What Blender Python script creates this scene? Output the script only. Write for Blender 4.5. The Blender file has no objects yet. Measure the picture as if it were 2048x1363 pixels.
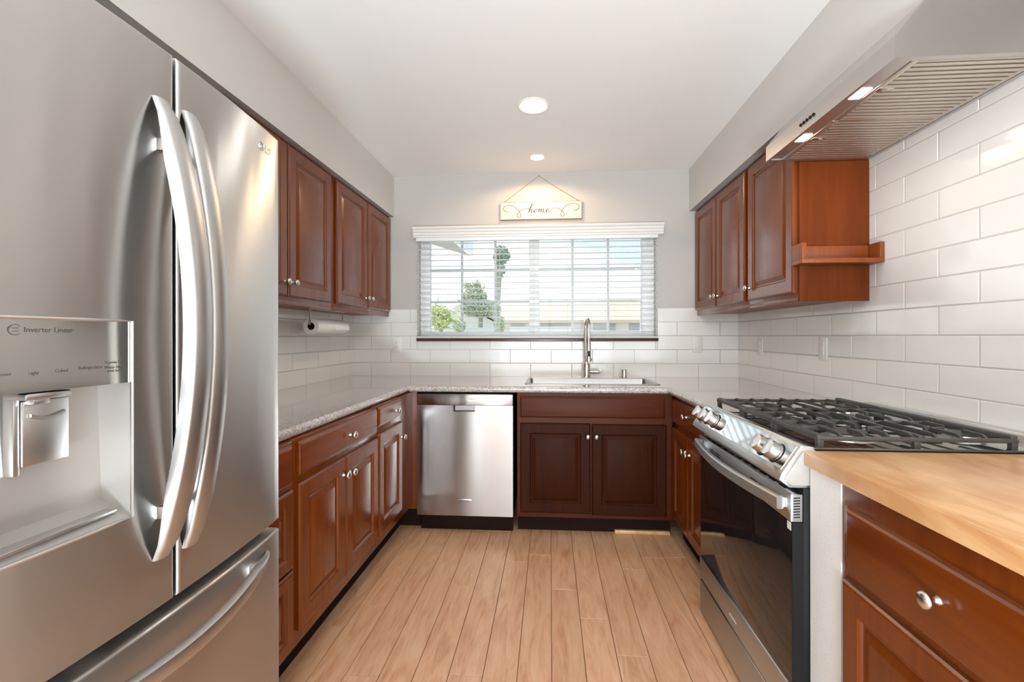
import bpy, bmesh, math, random
from mathutils import Vector, Matrix
random.seed(7)
S = bpy.context.scene
COL = S.collection
PI = math.pi

# ------------------------------------------------------------------ camera
cam_d = bpy.data.cameras.new('camera')
cam = bpy.data.objects.new('camera', cam_d); COL.objects.link(cam)
cam_d.sensor_width = 36.0
cam_d.lens = 912.05 / 2048 * 36.0
cam_d.shift_x = -10.78 / 2048
cam_d.shift_y = -(681.5 - 671.34) / 2048
cam_d.clip_start = 0.03; cam_d.clip_end = 300
cam.location = (0, 0, 1.227)
cam.rotation_euler = (PI / 2, 0.0011, 0.0713)
S.camera = cam

# ------------------------------------------------------------------ exposure
S.view_settings.view_transform = 'Standard'
S.view_settings.look = 'None'
S.view_settings.gamma = 1.0
S.view_settings.use_curve_mapping = False
S.view_settings.exposure = 0.68

# ------------------------------------------------------------------ sky
W = bpy.data.worlds.new('sky'); S.world = W; W.use_nodes = True
nt = W.node_tree; nt.nodes.clear()
wo = nt.nodes.new('ShaderNodeOutputWorld'); bg = nt.nodes.new('ShaderNodeBackground')
tc = nt.nodes.new('ShaderNodeTexCoord'); sp = nt.nodes.new('ShaderNodeSeparateXYZ')
ma = nt.nodes.new('ShaderNodeMath'); ma.operation = 'MULTIPLY_ADD'
ma.inputs[1].default_value = 0.35
rp = nt.nodes.new('ShaderNodeValToRGB')
rp.color_ramp.elements[0].position = 0.0; rp.color_ramp.elements[0].color = (1, 1, 1, 1)
rp.color_ramp.elements[1].position = 0.11; rp.color_ramp.elements[1].color = (0.80, 0.84, 0.87, 1)
e = rp.color_ramp.elements.new(0.22); e.color = (0.385, 0.47, 0.50, 1)
e = rp.color_ramp.elements.new(0.6); e.color = (0.26, 0.38, 0.48, 1)
nt.links.new(tc.outputs['Generated'], sp.inputs[0])
nt.links.new(sp.outputs['X'], ma.inputs[0]); nt.links.new(sp.outputs['Z'], ma.inputs[2])
nt.links.new(ma.outputs[0], rp.inputs[0]); nt.links.new(rp.outputs[0], bg.inputs['Color'])
bg.inputs['Strength'].default_value = 1.35
nt.links.new(bg.outputs[0], wo.inputs[0])

def lamp(name, kind, loc, rot, energy, color=(1, 1, 1), **kw):
    d = bpy.data.lights.new(name, kind); d.energy = energy; d.color = color
    for k, v in kw.items(): setattr(d, k, v)
    o = bpy.data.objects.new(name, d); COL.objects.link(o)
    o.location = loc; o.rotation_euler = rot
    return o

# sun outside, high over the garden, stopped by the open slats; added area light for daylight at an unseen rear window
lamp('sun', 'SUN', (0, 0, 20), (math.radians(-28), 0, math.radians(20)), 2.4, (1, 0.97, 0.92), angle=0.02)
lamp('rear_fill', 'AREA', (0.0, -2.72, 1.35), (math.radians(105), 0, 0), 60, (0.86, 0.93, 1.0),
     shape='RECTANGLE', size=2.6, size_y=2.2)

# added fill behind the camera, aimed up to brighten the ceiling
lamp('ceiling_fill', 'AREA', (0.1, -1.5, 0.2), (math.radians(162), 0, 0), 90, (0.74, 0.89, 1.0),
     shape='DISK', size=0.5)

# ------------------------------------------------------------------ material helpers
def srgb(r, g, b):
    f = lambda c: (c / 255 / 12.92) if c / 255 <= 0.04045 else ((c / 255 + 0.055) / 1.055) ** 2.4
    return (f(r), f(g), f(b), 1)

class NT:
    def __init__(s, name):
        s.m = bpy.data.materials.new(name); s.m.use_nodes = True
        s.t = s.m.node_tree; s.t.nodes.clear()
        s.out = s.n('ShaderNodeOutputMaterial')
        s.b = s.n('ShaderNodeBsdfPrincipled'); s.l(s.b.outputs[0], s.out.inputs[0])
    def n(s, k, **kw):
        x = s.t.nodes.new(k)
        for a, v in kw.items(): setattr(x, a, v)
        return x
    def l(s, a, b): s.t.links.new(a, b)
    def p(s, **kw):
        names = dict(color='Base Color', rough='Roughness', metal='Metallic', coat='Coat Weight', coatr='Coat Roughness',
                     aniso='Anisotropic', trans='Transmission Weight', ior='IOR', spec='Specular IOR Level',
                     emit='Emission Color', es='Emission Strength', alpha='Alpha', sheen='Sheen Weight')
        for k, v in kw.items(): s.b.inputs[names[k]].default_value = v
        return s
    def coords(s, scale, kind='Object', rnd=False):
        t = s.n('ShaderNodeTexCoord'); m = s.n('ShaderNodeMapping')
        m.inputs['Scale'].default_value = scale
        if rnd:
            oi = s.n('ShaderNodeObjectInfo'); mu = s.n('ShaderNodeVectorMath', operation='SCALE')
            cb = s.n('ShaderNodeCombineXYZ')
            for i in range(3): s.l(oi.outputs['Random'], cb.inputs[i])
            s.l(cb.outputs[0], mu.inputs[0]); mu.inputs['Scale'].default_value = 37.0
            s.l(mu.outputs[0], m.inputs['Location'])
        s.l(t.outputs[kind], m.inputs[0]); return m.outputs[0]
    def noise(s, vec, scale=1, detail=4, rough=0.55, dist=0):
        x = s.n('ShaderNodeTexNoise'); x.inputs['Scale'].default_value = scale
        x.inputs['Detail'].default_value = detail; x.inputs['Roughness'].default_value = rough
        x.inputs['Distortion'].default_value = dist
        s.l(vec, x.inputs['Vector']); return x.outputs['Fac']
    def ramp(s, fac, stops, interp='LINEAR'):
        r = s.n('ShaderNodeValToRGB'); el = r.color_ramp.elements; r.color_ramp.interpolation = interp
        el[0].position, el[0].color = stops[0]; el[1].position, el[1].color = stops[-1]
        for p_, c_ in stops[1:-1]:
            q = el.new(p_); q.color = c_
        s.l(fac, r.inputs[0]); return r.outputs[0]
    def mix(s, fac, a, b, mode='MIX'):
        m = s.n('ShaderNodeMix', data_type='RGBA', blend_type=mode)
        for sock, v in ((m.inputs[0], fac), (m.inputs[6], a), (m.inputs[7], b)):
            if hasattr(v, 'is_linked'): s.l(v, sock)
            else: sock.default_value = v
        return m.outputs[2]
    def bump(s, h, strength=0.1, dist=0.01):
        b = s.n('ShaderNodeBump'); b.inputs['Strength'].default_value = strength; b.inputs['Distance'].default_value = dist
        s.l(h, b.inputs['Height']); s.l(b.outputs[0], s.b.inputs['Normal']); return s

def paint(name, col, rough=0.6, bump=0.05, scale=120):
    m = NT(name); m.p(color=col, rough=rough)
    v = m.coords((1, 1, 1)); m.bump(m.noise(v, scale, 3), bump, 0.004); return m.m

def plain(name, col, rough=0.5, metal=0, **kw):
    m = NT(name); m.p(color=col, rough=rough, metal=metal, **kw)
    v = m.coords((1, 1, 1)); f = m.noise(v, 60, 2)
    c2 = tuple(x * 0.94 for x in col[:3]) + (1,)
    m.l(m.ramp(f, [(0.3, c2), (0.7, col)]), m.b.inputs['Base Color']); return m.m

def wood(name, cols, scale, rough=0.24, coat=0.1, dist=1.2, spec=0.42):
    m = NT(name); v = m.coords(scale, rnd=True)
    a = m.noise(v, 1.0, 6, 0.6, dist); b = m.noise(v, 0.35, 3, 0.5, 0.4)
    c = m.ramp(a, [(0.15, cols[0]), (0.5, cols[1]), (0.85, cols[2])])
    d = m.mix(m.ramp(b, [(0.3, (0, 0, 0, 1)), (0.7, (1, 1, 1, 1))]), c, m.mix(0.35, c, cols[0]))
    m.l(d, m.b.inputs['Base Color']); m.p(rough=rough, coat=coat, coatr=0.18, spec=spec)
    m.bump(a, 0.012, 0.001); return m.m

def steel(name, col=(0.60, 0.588, 0.572, 1), rough=0.34, aniso=0.95, tangent=(0, 0, 1), grain=(2, 2, 260)):
    m = NT(name); m.p(color=col, rough=rough, metal=1, aniso=aniso)
    v = m.coords(grain); f = m.noise(v, 1, 3, 0.6)
    m.l(m.ramp(f, [(0.2, tuple(c * 0.985 for c in col[:3]) + (1,)), (0.8, col)]), m.b.inputs['Base Color'])
    c = m.n('ShaderNodeCombineXYZ')
    for i in range(3): c.inputs[i].default_value = tangent[i]
    m.l(c.outputs[0], m.b.inputs['Tangent'])
    r = m.n('ShaderNodeMapRange'); r.inputs['To Min'].default_value = rough * 0.97; r.inputs['To Max'].default_value = rough * 1.03
    m.l(f, r.inputs['Value']); m.l(r.outputs[0], m.b.inputs['Roughness']); return m.m

MT = {}
MT['wall'] = paint('wall_paint', srgb(192, 187, 180), 0.6, 0.08)
MT['ceil'] = paint('ceiling_paint', srgb(240, 239, 236), 0.7, 0.06, 90)
MT['post'] = paint('stucco_paint', srgb(228, 226, 222), 0.6, 0.25, 170)
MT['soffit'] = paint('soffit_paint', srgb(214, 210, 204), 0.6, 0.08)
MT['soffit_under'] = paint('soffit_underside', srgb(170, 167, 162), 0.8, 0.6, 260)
MT['tile'] = NT('glazed_tile').p(color=srgb(229, 226, 221), rough=0.12, coat=0.3, coatr=0.05).m
MT['grout'] = plain('grout', srgb(196, 191, 184), 0.85)
CH = [srgb(92, 40, 6), srgb(113, 52, 11), srgb(127, 63, 17)]
MT['cherry'] = wood('cherry_vertical', CH, (26, 26, 2.2))
MT['cherry_h'] = wood('cherry_horizontal', CH, (2.6, 2.6, 26))
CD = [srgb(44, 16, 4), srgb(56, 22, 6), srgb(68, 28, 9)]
MT['cherry_shaded'] = wood('shaded_cherry', CD, (26, 26, 2.2), rough=0.5, coat=0.0, spec=0.08)  # same cherry, darkened to put the shade into the sink doors
CO = [srgb(112, 52, 16), srgb(132, 64, 22), srgb(146, 76, 32)]
MT['cherry_light'] = wood('orange_cherry', CO, (24, 24, 2.0), rough=0.42, coat=0.1)
MT['cherry_half_shaded'] = wood('half_shaded_cherry', [srgb(64, 25, 6), srgb(80, 33, 9), srgb(92, 40, 13)], (2.6, 2.6, 26), rough=0.45, coat=0.0, spec=0.15)  # cherry with part shade in its colour, for sink frame and false front
MT['cherry_plain'] = wood('plain_brown_ply', [srgb(92, 40, 10), srgb(108, 49, 15), srgb(120, 57, 20)], (24, 24, 2.0), rough=0.5, coat=0.0, spec=0.12)
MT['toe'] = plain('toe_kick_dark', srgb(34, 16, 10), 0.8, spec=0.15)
MT['sillwood'] = wood('sill_wood', [srgb(66, 34, 26), srgb(86, 46, 36), srgb(98, 56, 44)], (2, 20, 20))

g = NT('granite'); v = g.coords((1, 1, 1))
vo = g.n('ShaderNodeTexVoronoi'); vo.inputs['Scale'].default_value = 260; g.l(v, vo.inputs['Vector'])
sepc = g.n('ShaderNodeSeparateColor'); g.l(vo.outputs['Color'], sepc.inputs[0])
c1 = g.ramp(sepc.outputs[0], [(0.0, srgb(96, 84, 78)), (0.18, srgb(154, 143, 135)), (0.45, srgb(194, 184, 176)),
                              (0.7, srgb(202, 192, 184)), (0.9, srgb(222, 215, 208))], 'CONSTANT')
c2 = g.ramp(g.noise(v, 30, 4), [(0.35, srgb(168, 156, 146)), (0.65, srgb(204, 194, 184))])
g.l(g.mix(0.35, c1, c2), g.b.inputs['Base Color']); g.p(rough=0.14, coat=0.8, coatr=0.05)
MT['granite'] = g.m

MT['steel'] = steel('brushed_steel')
wv_ = NT('brushed_steel_fridge'); wv_.p(color=(0.60, 0.588, 0.572, 1), rough=0.33, metal=1, aniso=0.95)
tz = wv_.n('ShaderNodeCombineXYZ'); tz.inputs[2].default_value = 1.0; wv_.l(tz.outputs[0], wv_.b.inputs['Tangent'])
wv_.bump(wv_.noise(wv_.coords((1, 11, 1.1)), 1.0, 2, 0.4), 0.35, 0.004)
MT['steel_fridge'] = wv_.m
MT['handle_steel'] = NT('handle_steel').p(color=(0.52, 0.51, 0.50, 1), rough=0.36, metal=1).m
MT['steel_dw'] = steel('brushed_steel_dishwasher', (0.43, 0.395, 0.37, 1), 0.27)
MT['steel_y'] = steel('brushed_steel_range', (0.68, 0.69, 0.69, 1), 0.42, 0.9)
MT['satin'] = NT('satin_steel').p(color=(0.64, 0.63, 0.62, 1), rough=0.33, metal=1).m
MT['knob_steel'] = steel('knob_steel', (0.46, 0.44, 0.42, 1), 0.30, 0.4)
MT['sink_steel'] = NT('sink_steel').p(color=(0.50, 0.50, 0.49, 1), rough=0.34, metal=1).m
MT['side_grey'] = plain('range_side_grey', srgb(168, 163, 157), 0.5)
MT['pocket'] = NT('shaded_pocket').p(color=(0.22, 0.20, 0.19, 1), rough=0.3, metal=1).m  # steel darkened to paint in the shade inside the pocket
MT['chrome'] = NT('polished_panel').p(color=(0.72, 0.72, 0.72, 1), rough=0.05, metal=1).m
MT['hood_steel'] = steel('hood_steel', (0.60, 0.575, 0.55, 1), 0.34, 0.5, (0, 1, 0), (2, 260, 2))
MT['filter'] = NT('filter_aluminium').p(color=(0.70, 0.64, 0.56, 1), rough=0.38, metal=1).m
MT['nickel'] = NT('brushed_nickel').p(color=(0.66, 0.62, 0.56, 1), rough=0.25, metal=1).m
MT['fgrey'] = plain('fridge_side_grey', srgb(120, 119, 117), 0.5)
MT['dispanel'] = NT('dispenser_panel').p(color=(0.60, 0.58, 0.55, 1), rough=0.12, metal=1).m
MT['cavity'] = NT('dispenser_cavity').p(color=srgb(176, 170, 164), rough=0.35, metal=0.5).m
MT['black'] = NT('black_plastic').p(color=(0.008, 0.008, 0.008, 1), rough=0.55, spec=0.2).m
MT['gasket'] = NT('gasket').p(color=(0.03, 0.03, 0.03, 1), rough=0.7).m
MT['ovenglass'] = NT('oven_glass').p(color=(0.012, 0.010, 0.010, 1), rough=0.06, coat=0.25, coatr=0.03, spec=0.4).m
MT['enamel'] = NT('black_enamel').p(color=(0.03, 0.028, 0.026, 1), rough=0.08, coat=1.0, coatr=0.03).m
MT['iron'] = paint('cast_iron', (0.055, 0.052, 0.049, 1), 0.40, 0.2, 300)
MT['ink'] = NT('grey_print').p(color=(0.05, 0.047, 0.045, 1), rough=0.5).m
MT['ink_light'] = NT('light_print').p(color=(0.62, 0.6, 0.58, 1), rough=0.4).m
MT['ink_brown'] = NT('brown_script').p(color=srgb(84, 64, 50), rough=0.7).m
MT['white'] = plain('white_plastic', srgb(232, 229, 223), 0.35)
MT['paper'] = paint('paper', srgb(238, 237, 234), 0.9, 0.3, 160)
MT['core'] = plain('brown_card', srgb(52, 34, 24), 0.9)
MT['vinyl'] = plain('white_vinyl', srgb(246, 247, 246), 0.4)
MT['muntin'] = plain('muntin_grey', srgb(206, 208, 210), 0.5)
MT['trimwhite'] = paint('trim_white', srgb(232, 228, 223), 0.4, 0.02)
MT['cord'] = plain('white_cord', srgb(222, 222, 216), 0.8)
MT['twine'] = plain('jute_twine', srgb(190, 150, 104), 0.9)
MT['signwhite'] = wood('distressed_white', [srgb(214, 202, 186), srgb(226, 216, 202), srgb(232, 224, 212)], (2, 20, 20), 0.7, 0.0)
MT['signedge'] = plain('worn_edge', srgb(120, 88, 62), 0.8)

sl = NT('blind_slat'); sl.p(color=(0.94, 0.95, 0.95, 1), rough=0.45)
tr = sl.n('ShaderNodeBsdfTranslucent'); tr.inputs[0].default_value = (0.9, 0.92, 0.92, 1)
mx = sl.n('ShaderNodeMixShader'); mx.inputs[0].default_value = 0.6
sl.l(sl.b.outputs[0], mx.inputs[1]); sl.l(tr.outputs[0], mx.inputs[2]); sl.l(mx.outputs[0], sl.out.inputs[0])
MT['slat'] = sl.m

gl = NT('window_glass'); tp = gl.n('ShaderNodeBsdfTransparent'); gs = gl.n('ShaderNodeBsdfGlossy')
gs.inputs['Roughness'].default_value = 0.02; fr = gl.n('ShaderNodeFresnel'); fr.inputs[0].default_value = 1.3
mx = gl.n('ShaderNodeMixShader'); gl.l(fr.outputs[0], mx.inputs[0]); gl.l(tp.outputs[0], mx.inputs[1])
gl.l(gs.outputs[0], mx.inputs[2]); gl.l(mx.outputs[0], gl.out.inputs[0]); MT['glass'] = gl.m

def emis(name, col, s):
    m = NT(name); m.p(color=(0.9, 0.9, 0.9, 1), emit=col, es=s, rough=0.4); return m.m
MT['bulb'] = emis('lamp_diffuser', (1, 0.95, 0.88, 1), 7)
MT['bulb_warm'] = emis('lamp_diffuser_warm', (1, 0.88, 0.72, 1), 8)
MT['bulb_hood'] = emis('hood_lamp', (1, 0.93, 0.82, 1), 8)

# floor planks: per-plank tone is a vertex colour of the boards themselves
f = NT('laminate_planks')
at = f.n('ShaderNodeVertexColor'); at.layer_name = 'plank'
sep = f.n('ShaderNodeSeparateColor'); f.l(at.outputs[0], sep.inputs[0])
tcn = f.n('ShaderNodeTexCoord'); mp = f.n('ShaderNodeMapping'); mp.inputs['Scale'].default_value = (15, 1.9, 1)
cb = f.n('ShaderNodeCombineXYZ'); mm = f.n('ShaderNodeMath', operation='MULTIPLY'); mm.inputs[1].default_value = 60
f.l(sep.outputs[1], mm.inputs[0]); f.l(mm.outputs[0], cb.inputs[1]); f.l(mm.outputs[0], cb.inputs[2])
f.l(cb.outputs[0], mp.inputs['Location']); f.l(tcn.outputs['Object'], mp.inputs[0])
na = f.noise(mp.outputs[0], 0.9, 6, 0.6, 2.8); nb = f.noise(mp.outputs[0], 4, 3, 0.6, 1.0)
base = f.ramp(na, [(0.26, srgb(196, 138, 100)), (0.44, srgb(219, 167, 128)), (0.56, srgb(228, 180, 142)), (0.75, srgb(234, 191, 155))])
base = f.mix(0.16, base, f.ramp(nb, [(0.35, srgb(170, 116, 78)), (0.6, srgb(226, 184, 142))]))
tone = f.ramp(sep.outputs[0], [(0, (0.93, 0.92, 0.91, 1)), (1, (1.0, 1.0, 1.0, 1))])
f.l(f.mix(1.0, base, tone, 'MULTIPLY'), f.b.inputs['Base Color']); f.p(rough=0.34, coat=0.15, coatr=0.25)
MT['floor'] = f.m
MT['gap'] = plain('plank_gap', srgb(112, 76, 50), 0.8)

b = NT('butcher_block'); v = b.coords((9, 1.4, 9)); v2 = b.coords((1, 1, 1))
na = b.noise(v, 1.3, 6, 0.6, 1.5)
bk = b.n('ShaderNodeTexBrick'); b.l(v2, bk.inputs['Vector'])
bk.inputs['Scale'].default_value = 1; bk.inputs['Brick Width'].default_value = 5; bk.inputs['Row Height'].default_value = 0.11
bk.inputs['Mortar Size'].default_value = 0.0; bk.inputs['Color1'].default_value = (0, 0, 0, 1); bk.inputs['Color2'].default_value = (1, 1, 1, 1)
c = b.ramp(na, [(0.25, srgb(186, 124, 74)), (0.45, srgb(214, 162, 110)), (0.6, srgb(226, 180, 130)), (0.8, srgb(232, 192, 146))])
c = b.mix(b.ramp(b.noise(v2, 5, 3), [(0.45, (0, 0, 0, 1)), (0.75, (0.7, 0.7, 0.7, 1))]), c, srgb(178, 112, 62))
b.l(c, b.b.inputs['Base Color']); b.p(rough=0.35, coat=0.2, coatr=0.2); MT['butcher'] = b.m

def leaf(name, a, b_):
    m = NT(name); v = m.coords((1, 1, 1))
    m.l(m.ramp(m.noise(v, 3, 3), [(0.3, a), (0.7, b_)]), m.b.inputs['Base Color']); m.p(rough=0.7); return m.m
MT['leaf'] = leaf('glare_pale_leaf', srgb(186, 194, 168), srgb(208, 212, 178))  # leaf and palm colours paled to paint in outdoor glare
MT['leafy'] = leaf('glare_pale_yellow_leaf', srgb(206, 216, 150), srgb(226, 230, 176))
MT['palmleaf'] = leaf('glare_pale_palm', srgb(150, 166, 152), srgb(172, 184, 170))
MT['trunk'] = plain('trunk_grey', srgb(160, 160, 152), 0.9)
MT['stucco'] = paint('outside_stucco', srgb(225, 222, 216), 0.8, 0.1, 20)
MT['outwin'] = plain('outside_window', srgb(170, 176, 180), 0.4)
MT['soffitgrey'] = plain('eave_grey', srgb(170, 172, 168), 0.8)
MT['ground'] = paint('ground', srgb(200, 196, 186), 0.9, 0.1, 8)
rt = NT('roof_tiles'); v = rt.coords((1, 1, 1)); wv = rt.n('ShaderNodeTexWave'); wv.inputs['Scale'].default_value = 1.6
wv.bands_direction = 'Z'; rt.l(v, wv.inputs['Vector'])
rt.l(rt.mix(0.5, rt.ramp(wv.outputs['Fac'], [(0, srgb(206, 182, 158)), (1, srgb(226, 204, 180))]),
            rt.ramp(rt.noise(v, 3, 3), [(0.3, srgb(204, 180, 156)), (0.7, srgb(228, 206, 182))])), rt.b.inputs['Base Color'])
rt.p(rough=0.9); MT['roof'] = rt.m

# ------------------------------------------------------------------ mesh helpers
class G:
    """collects shapes in world coordinates"""
    def __init__(s): s.bm = bmesh.new()
    def box(s, x0, x1, y0, y1, z0, z1, bev=0, seg=2):
        t = bmesh.new()
        vs = [t.verts.new((x, y, z)) for x in (x0, x1) for y in (y0, y1) for z in (z0, z1)]
        for q in ((0, 1, 3, 2), (4, 6, 7, 5), (0, 4, 5, 1), (2, 3, 7, 6), (0, 2, 6, 4), (1, 5, 7, 3)):
            t.faces.new([vs[i] for i in q])
        if bev: bmesh.ops.bevel(t, geom=t.edges[:], offset=bev, segments=seg, profile=0.5, affect='EDGES')
        return s.merge(t)
    def merge(s, t, mat=None):
        if mat is not None: t.transform(mat)
        bmesh.ops.recalc_face_normals(t, faces=t.faces[:])
        me = bpy.data.meshes.new('tmp'); t.to_mesh(me); t.free()
        s.bm.from_mesh(me); bpy.data.meshes.remove(me); return s
    def prism(s, poly, axis, a, b, bev=0):
        """poly in the two other axes, extruded along axis from a to b"""
        t = bmesh.new()
        def P(p, k):
            if axis == 'x': return (k, p[0], p[1])
            if axis == 'y': return (p[0], k, p[1])
            return (p[0], p[1], k)
        A = [t.verts.new(P(p, a)) for p in poly]; B = [t.verts.new(P(p, b)) for p in poly]
        n = len(poly)
        t.faces.new(A); t.faces.new(B[::-1])
        for i in range(n): t.faces.new((A[i], A[(i + 1) % n], B[(i + 1) % n], B[i]))
        if bev:
            bmesh.ops.recalc_face_normals(t, faces=t.faces[:])
            bmesh.ops.bevel(t, geom=t.edges[:], offset=bev, segments=2, profile=0.5, affect='EDGES')
        return s.merge(t)
    def lathe(s, prof, o, d, n=20, caps=True):
        """prof: list of (radius, along) from o along d"""
        t = bmesh.new(); d = Vector(d).normalized(); o = Vector(o)
        a = d.orthogonal().normalized(); c = d.cross(a)
        rings = []
        for r, h in prof:
            if r < 1e-6: rings.append([t.verts.new(o + d * h)])
            else: rings.append([t.verts.new(o + d * h + (a * math.cos(2 * PI * i / n) + c * math.sin(2 * PI * i / n)) * r) for i in range(n)])
        for p, q in zip(rings, rings[1:]):
            for i in range(n):
                j = (i + 1) % n
                if len(p) == 1 and len(q) == 1: continue
                if len(p) == 1: t.faces.new((p[0], q[i], q[j]))
                elif len(q) == 1: t.faces.new((p[i], p[j], q[0]))
                else: t.faces.new((p[i], p[j], q[j], q[i]))
        for rg in (rings[0], rings[-1]):
            if len(rg) > 2 and caps: t.faces.new(rg)
        return s.merge(t)
    def cyl(s, o, d, r, h, n=20, bev=0.0):
        if bev: return s.lathe([(r - bev, 0), (r, bev), (r, h - bev), (r - bev, h)], o, d, n)
        return s.lathe([(r, 0), (r, h)], o, d, n)
    def tube(s, pts, r, n=8, closed=False):
        t = bmesh.new(); pts = [Vector(p) for p in pts]; N = len(pts); rings = []
        up = None
        for i, p in enumerate(pts):
            if closed: tg = pts[(i + 1) % N] - pts[i - 1]
            else: tg = pts[min(i + 1, N - 1)] - pts[max(i - 1, 0)]
            tg.normalize()
            if up is None: up = tg.orthogonal().normalized()
            up = (up - tg * up.dot(tg)).normalized(); c = tg.cross(up)
            rr = r[i] if isinstance(r, (list, tuple)) else r
            rings.append([t.verts.new(p + (up * math.cos(2 * PI * k / n) + c * math.sin(2 * PI * k / n)) * rr) for k in range(n)])
        pr = list(zip(rings, rings[1:])) + ([(rings[-1], rings[0])] if closed else [])
        for p, q in pr:
            for i in range(n): t.faces.new((p[i], p[(i + 1) % n], q[(i + 1) % n], q[i]))
        if not closed: t.faces.new(rings[0]); t.faces.new(rings[-1])
        return s.merge(t)
    def sweep(s, pts, sides, outs, prof):
        """prof points (along side, along out); sides/outs: vector per point"""
        t = bmesh.new(); rings = []
        for i, p in enumerate(pts):
            p = Vector(p); sd = Vector(sides[i] if isinstance(sides, list) else sides); ou = Vector(outs[i] if isinstance(outs, list) else outs)
            pf = prof[i] if isinstance(prof[0], list) else prof
            rings.append([t.verts.new(p + sd * a + ou * b_) for a, b_ in pf])
        n = len(rings[0])
        for p, q in zip(rings, rings[1:]):
            for i in range(n): t.faces.new((p[i], p[(i + 1) % n], q[(i + 1) % n], q[i]))
        t.faces.new(rings[0]); t.faces.new(rings[-1])
        return s.merge(t)
    def panel(s, o, u, n, w, h, loops):
        """nested rectangle loops (inset, height along n); starts at the back, last one is capped"""
        t = bmesh.new(); o = Vector(o); u = Vector(u); n = Vector(n); z = Vector((0, 0, 1)); R = []
        for i_, c in loops:
            R.append([t.verts.new(o + u * a + z * b_ + n * c) for a, b_ in ((i_, i_), (w - i_, i_), (w - i_, h - i_), (i_, h - i_))])
        t.faces.new(R[0])
        for p, q in zip(R, R[1:]):
            for i in range(4): t.faces.new((p[i], p[(i + 1) % 4], q[(i + 1) % 4], q[i]))
        t.faces.new(R[-1]); return s.merge(t)
    def quads(s, vs, fs):
        V = [s.bm.verts.new(v) for v in vs]
        for q in fs: s.bm.faces.new([V[i] for i in q])
        return s

OFF = {}
def link(name, me, mat, parent=None, loc=None, smooth=35):
    o = bpy.data.objects.new(name, me); COL.objects.link(o)
    if parent is not None:
        off = OFF[parent.name]; o.parent = parent
    else:
        off = Vector(loc) if loc is not None else Vector((0, 0, 0)); o.location = off
    me.transform(Matrix.Translation(-off)); OFF[o.name] = off
    if mat is not None:
        for m in (mat if isinstance(mat, list) else [mat]): me.materials.append(MT[m] if isinstance(m, str) else m)
    if smooth:
        for p in me.polygons: p.use_smooth = True
        me.set_sharp_from_angle(angle=math.radians(smooth))
    return o
def part(name, g, mat, parent=None, loc=None, smooth=35, label=None):
    me = bpy.data.meshes.new(name); g.bm.to_mesh(me); g.bm.free()
    o = link(name, me, mat, parent, loc, smooth)
    if label: o['label'] = label
    return o
def tag(o, label, cat, group=None):
    o['label'] = label; o['category'] = cat
    if group: o['group'] = group
    return o
def thing(name, loc, label, cat, group=None):
    o = bpy.data.objects.new(name, None); COL.objects.link(o); o.empty_display_size = 0.05
    o.location = loc; OFF[o.name] = Vector(loc)
    return tag(o, label, cat, group)
def struct(name, g, mat, parent=None, loc=(0, 0, 0), smooth=35):
    o = part(name, g, mat, parent, loc, smooth)
    if parent is None: o['kind'] = 'structure'
    return o
def text_mesh(s, size, depth=0.0006):
    c = bpy.data.curves.new('t', 'FONT'); c.body = s; c.size = size; c.extrude = depth; c.align_x = 'CENTER'; c.align_y = 'CENTER'
    o = bpy.data.objects.new('t', c); COL.objects.link(o)
    dg = bpy.context.evaluated_depsgraph_get()
    me = bpy.data.meshes.new_from_object(o.evaluated_get(dg))
    bpy.data.objects.remove(o); bpy.data.curves.remove(c); return me
def text(name, s, size, o, u, n, mat, parent, depth=0.0006):
    """text with centre o, reading direction u, facing n"""
    me = text_mesh(s, size, depth); u = Vector(u); n = Vector(n); v = n.cross(u)
    M = Matrix(((u.x, v.x, n.x, o[0]), (u.y, v.y, n.y, o[1]), (u.z, v.z, n.z, o[2]), (0, 0, 0, 1)))
    me.transform(M); return link(name, me, mat, parent, None, 0)

# ------------------------------------------------------------------ room
XL, XR, D, ZC, YF = -1.566, 1.411, 3.527, 2.483, -2.6
SL, SR, ZS = -1.228, 1.049, 2.166
CT = 0.914
T = 0.15
struct('wall_left', G().box(XL - T, XL, YF - T, D + T, 0, ZC + T), 'wall')
struct('wall_right', G().box(XR, XR + T, YF - T, D + T, 0, ZC + T), 'wall')
struct('ceiling', G().box(XL - T, XR + T, YF - T, D + T, ZC, ZC + T), 'ceil')
WX0, WX1, WZ0, WZ1 = -1.030, 0.800, 1.21, 2.03        # window opening
gb = G()
gb.box(XL, WX0, D, D + T, 0, ZC).box(WX1, XR, D, D + T, 0, ZC).box(WX0, WX1, D, D + T, 0, WZ0).box(WX0, WX1, D, D + T, WZ1, ZC)
wall_back = struct('wall_back', gb, 'wall')
FX0, FX1, FZ0, FZ1 = -1.35, 1.3, 0.1, 2.35
gf = G()
gf.box(XL, FX0, YF - T, YF, 0, ZC).box(FX1, XR, YF - T, YF, 0, ZC).box(FX0, FX1, YF - T, YF, 0, FZ0).box(FX0, FX1, YF - T, YF, FZ1, ZC)
struct('wall_front', gf, 'wall')

# soffits (face painted, underside rougher)
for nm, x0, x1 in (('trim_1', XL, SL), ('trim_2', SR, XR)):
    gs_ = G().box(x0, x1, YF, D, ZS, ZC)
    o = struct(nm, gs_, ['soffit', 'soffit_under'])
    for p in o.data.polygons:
        if p.normal.z < -0.5: p.material_index = 1

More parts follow.
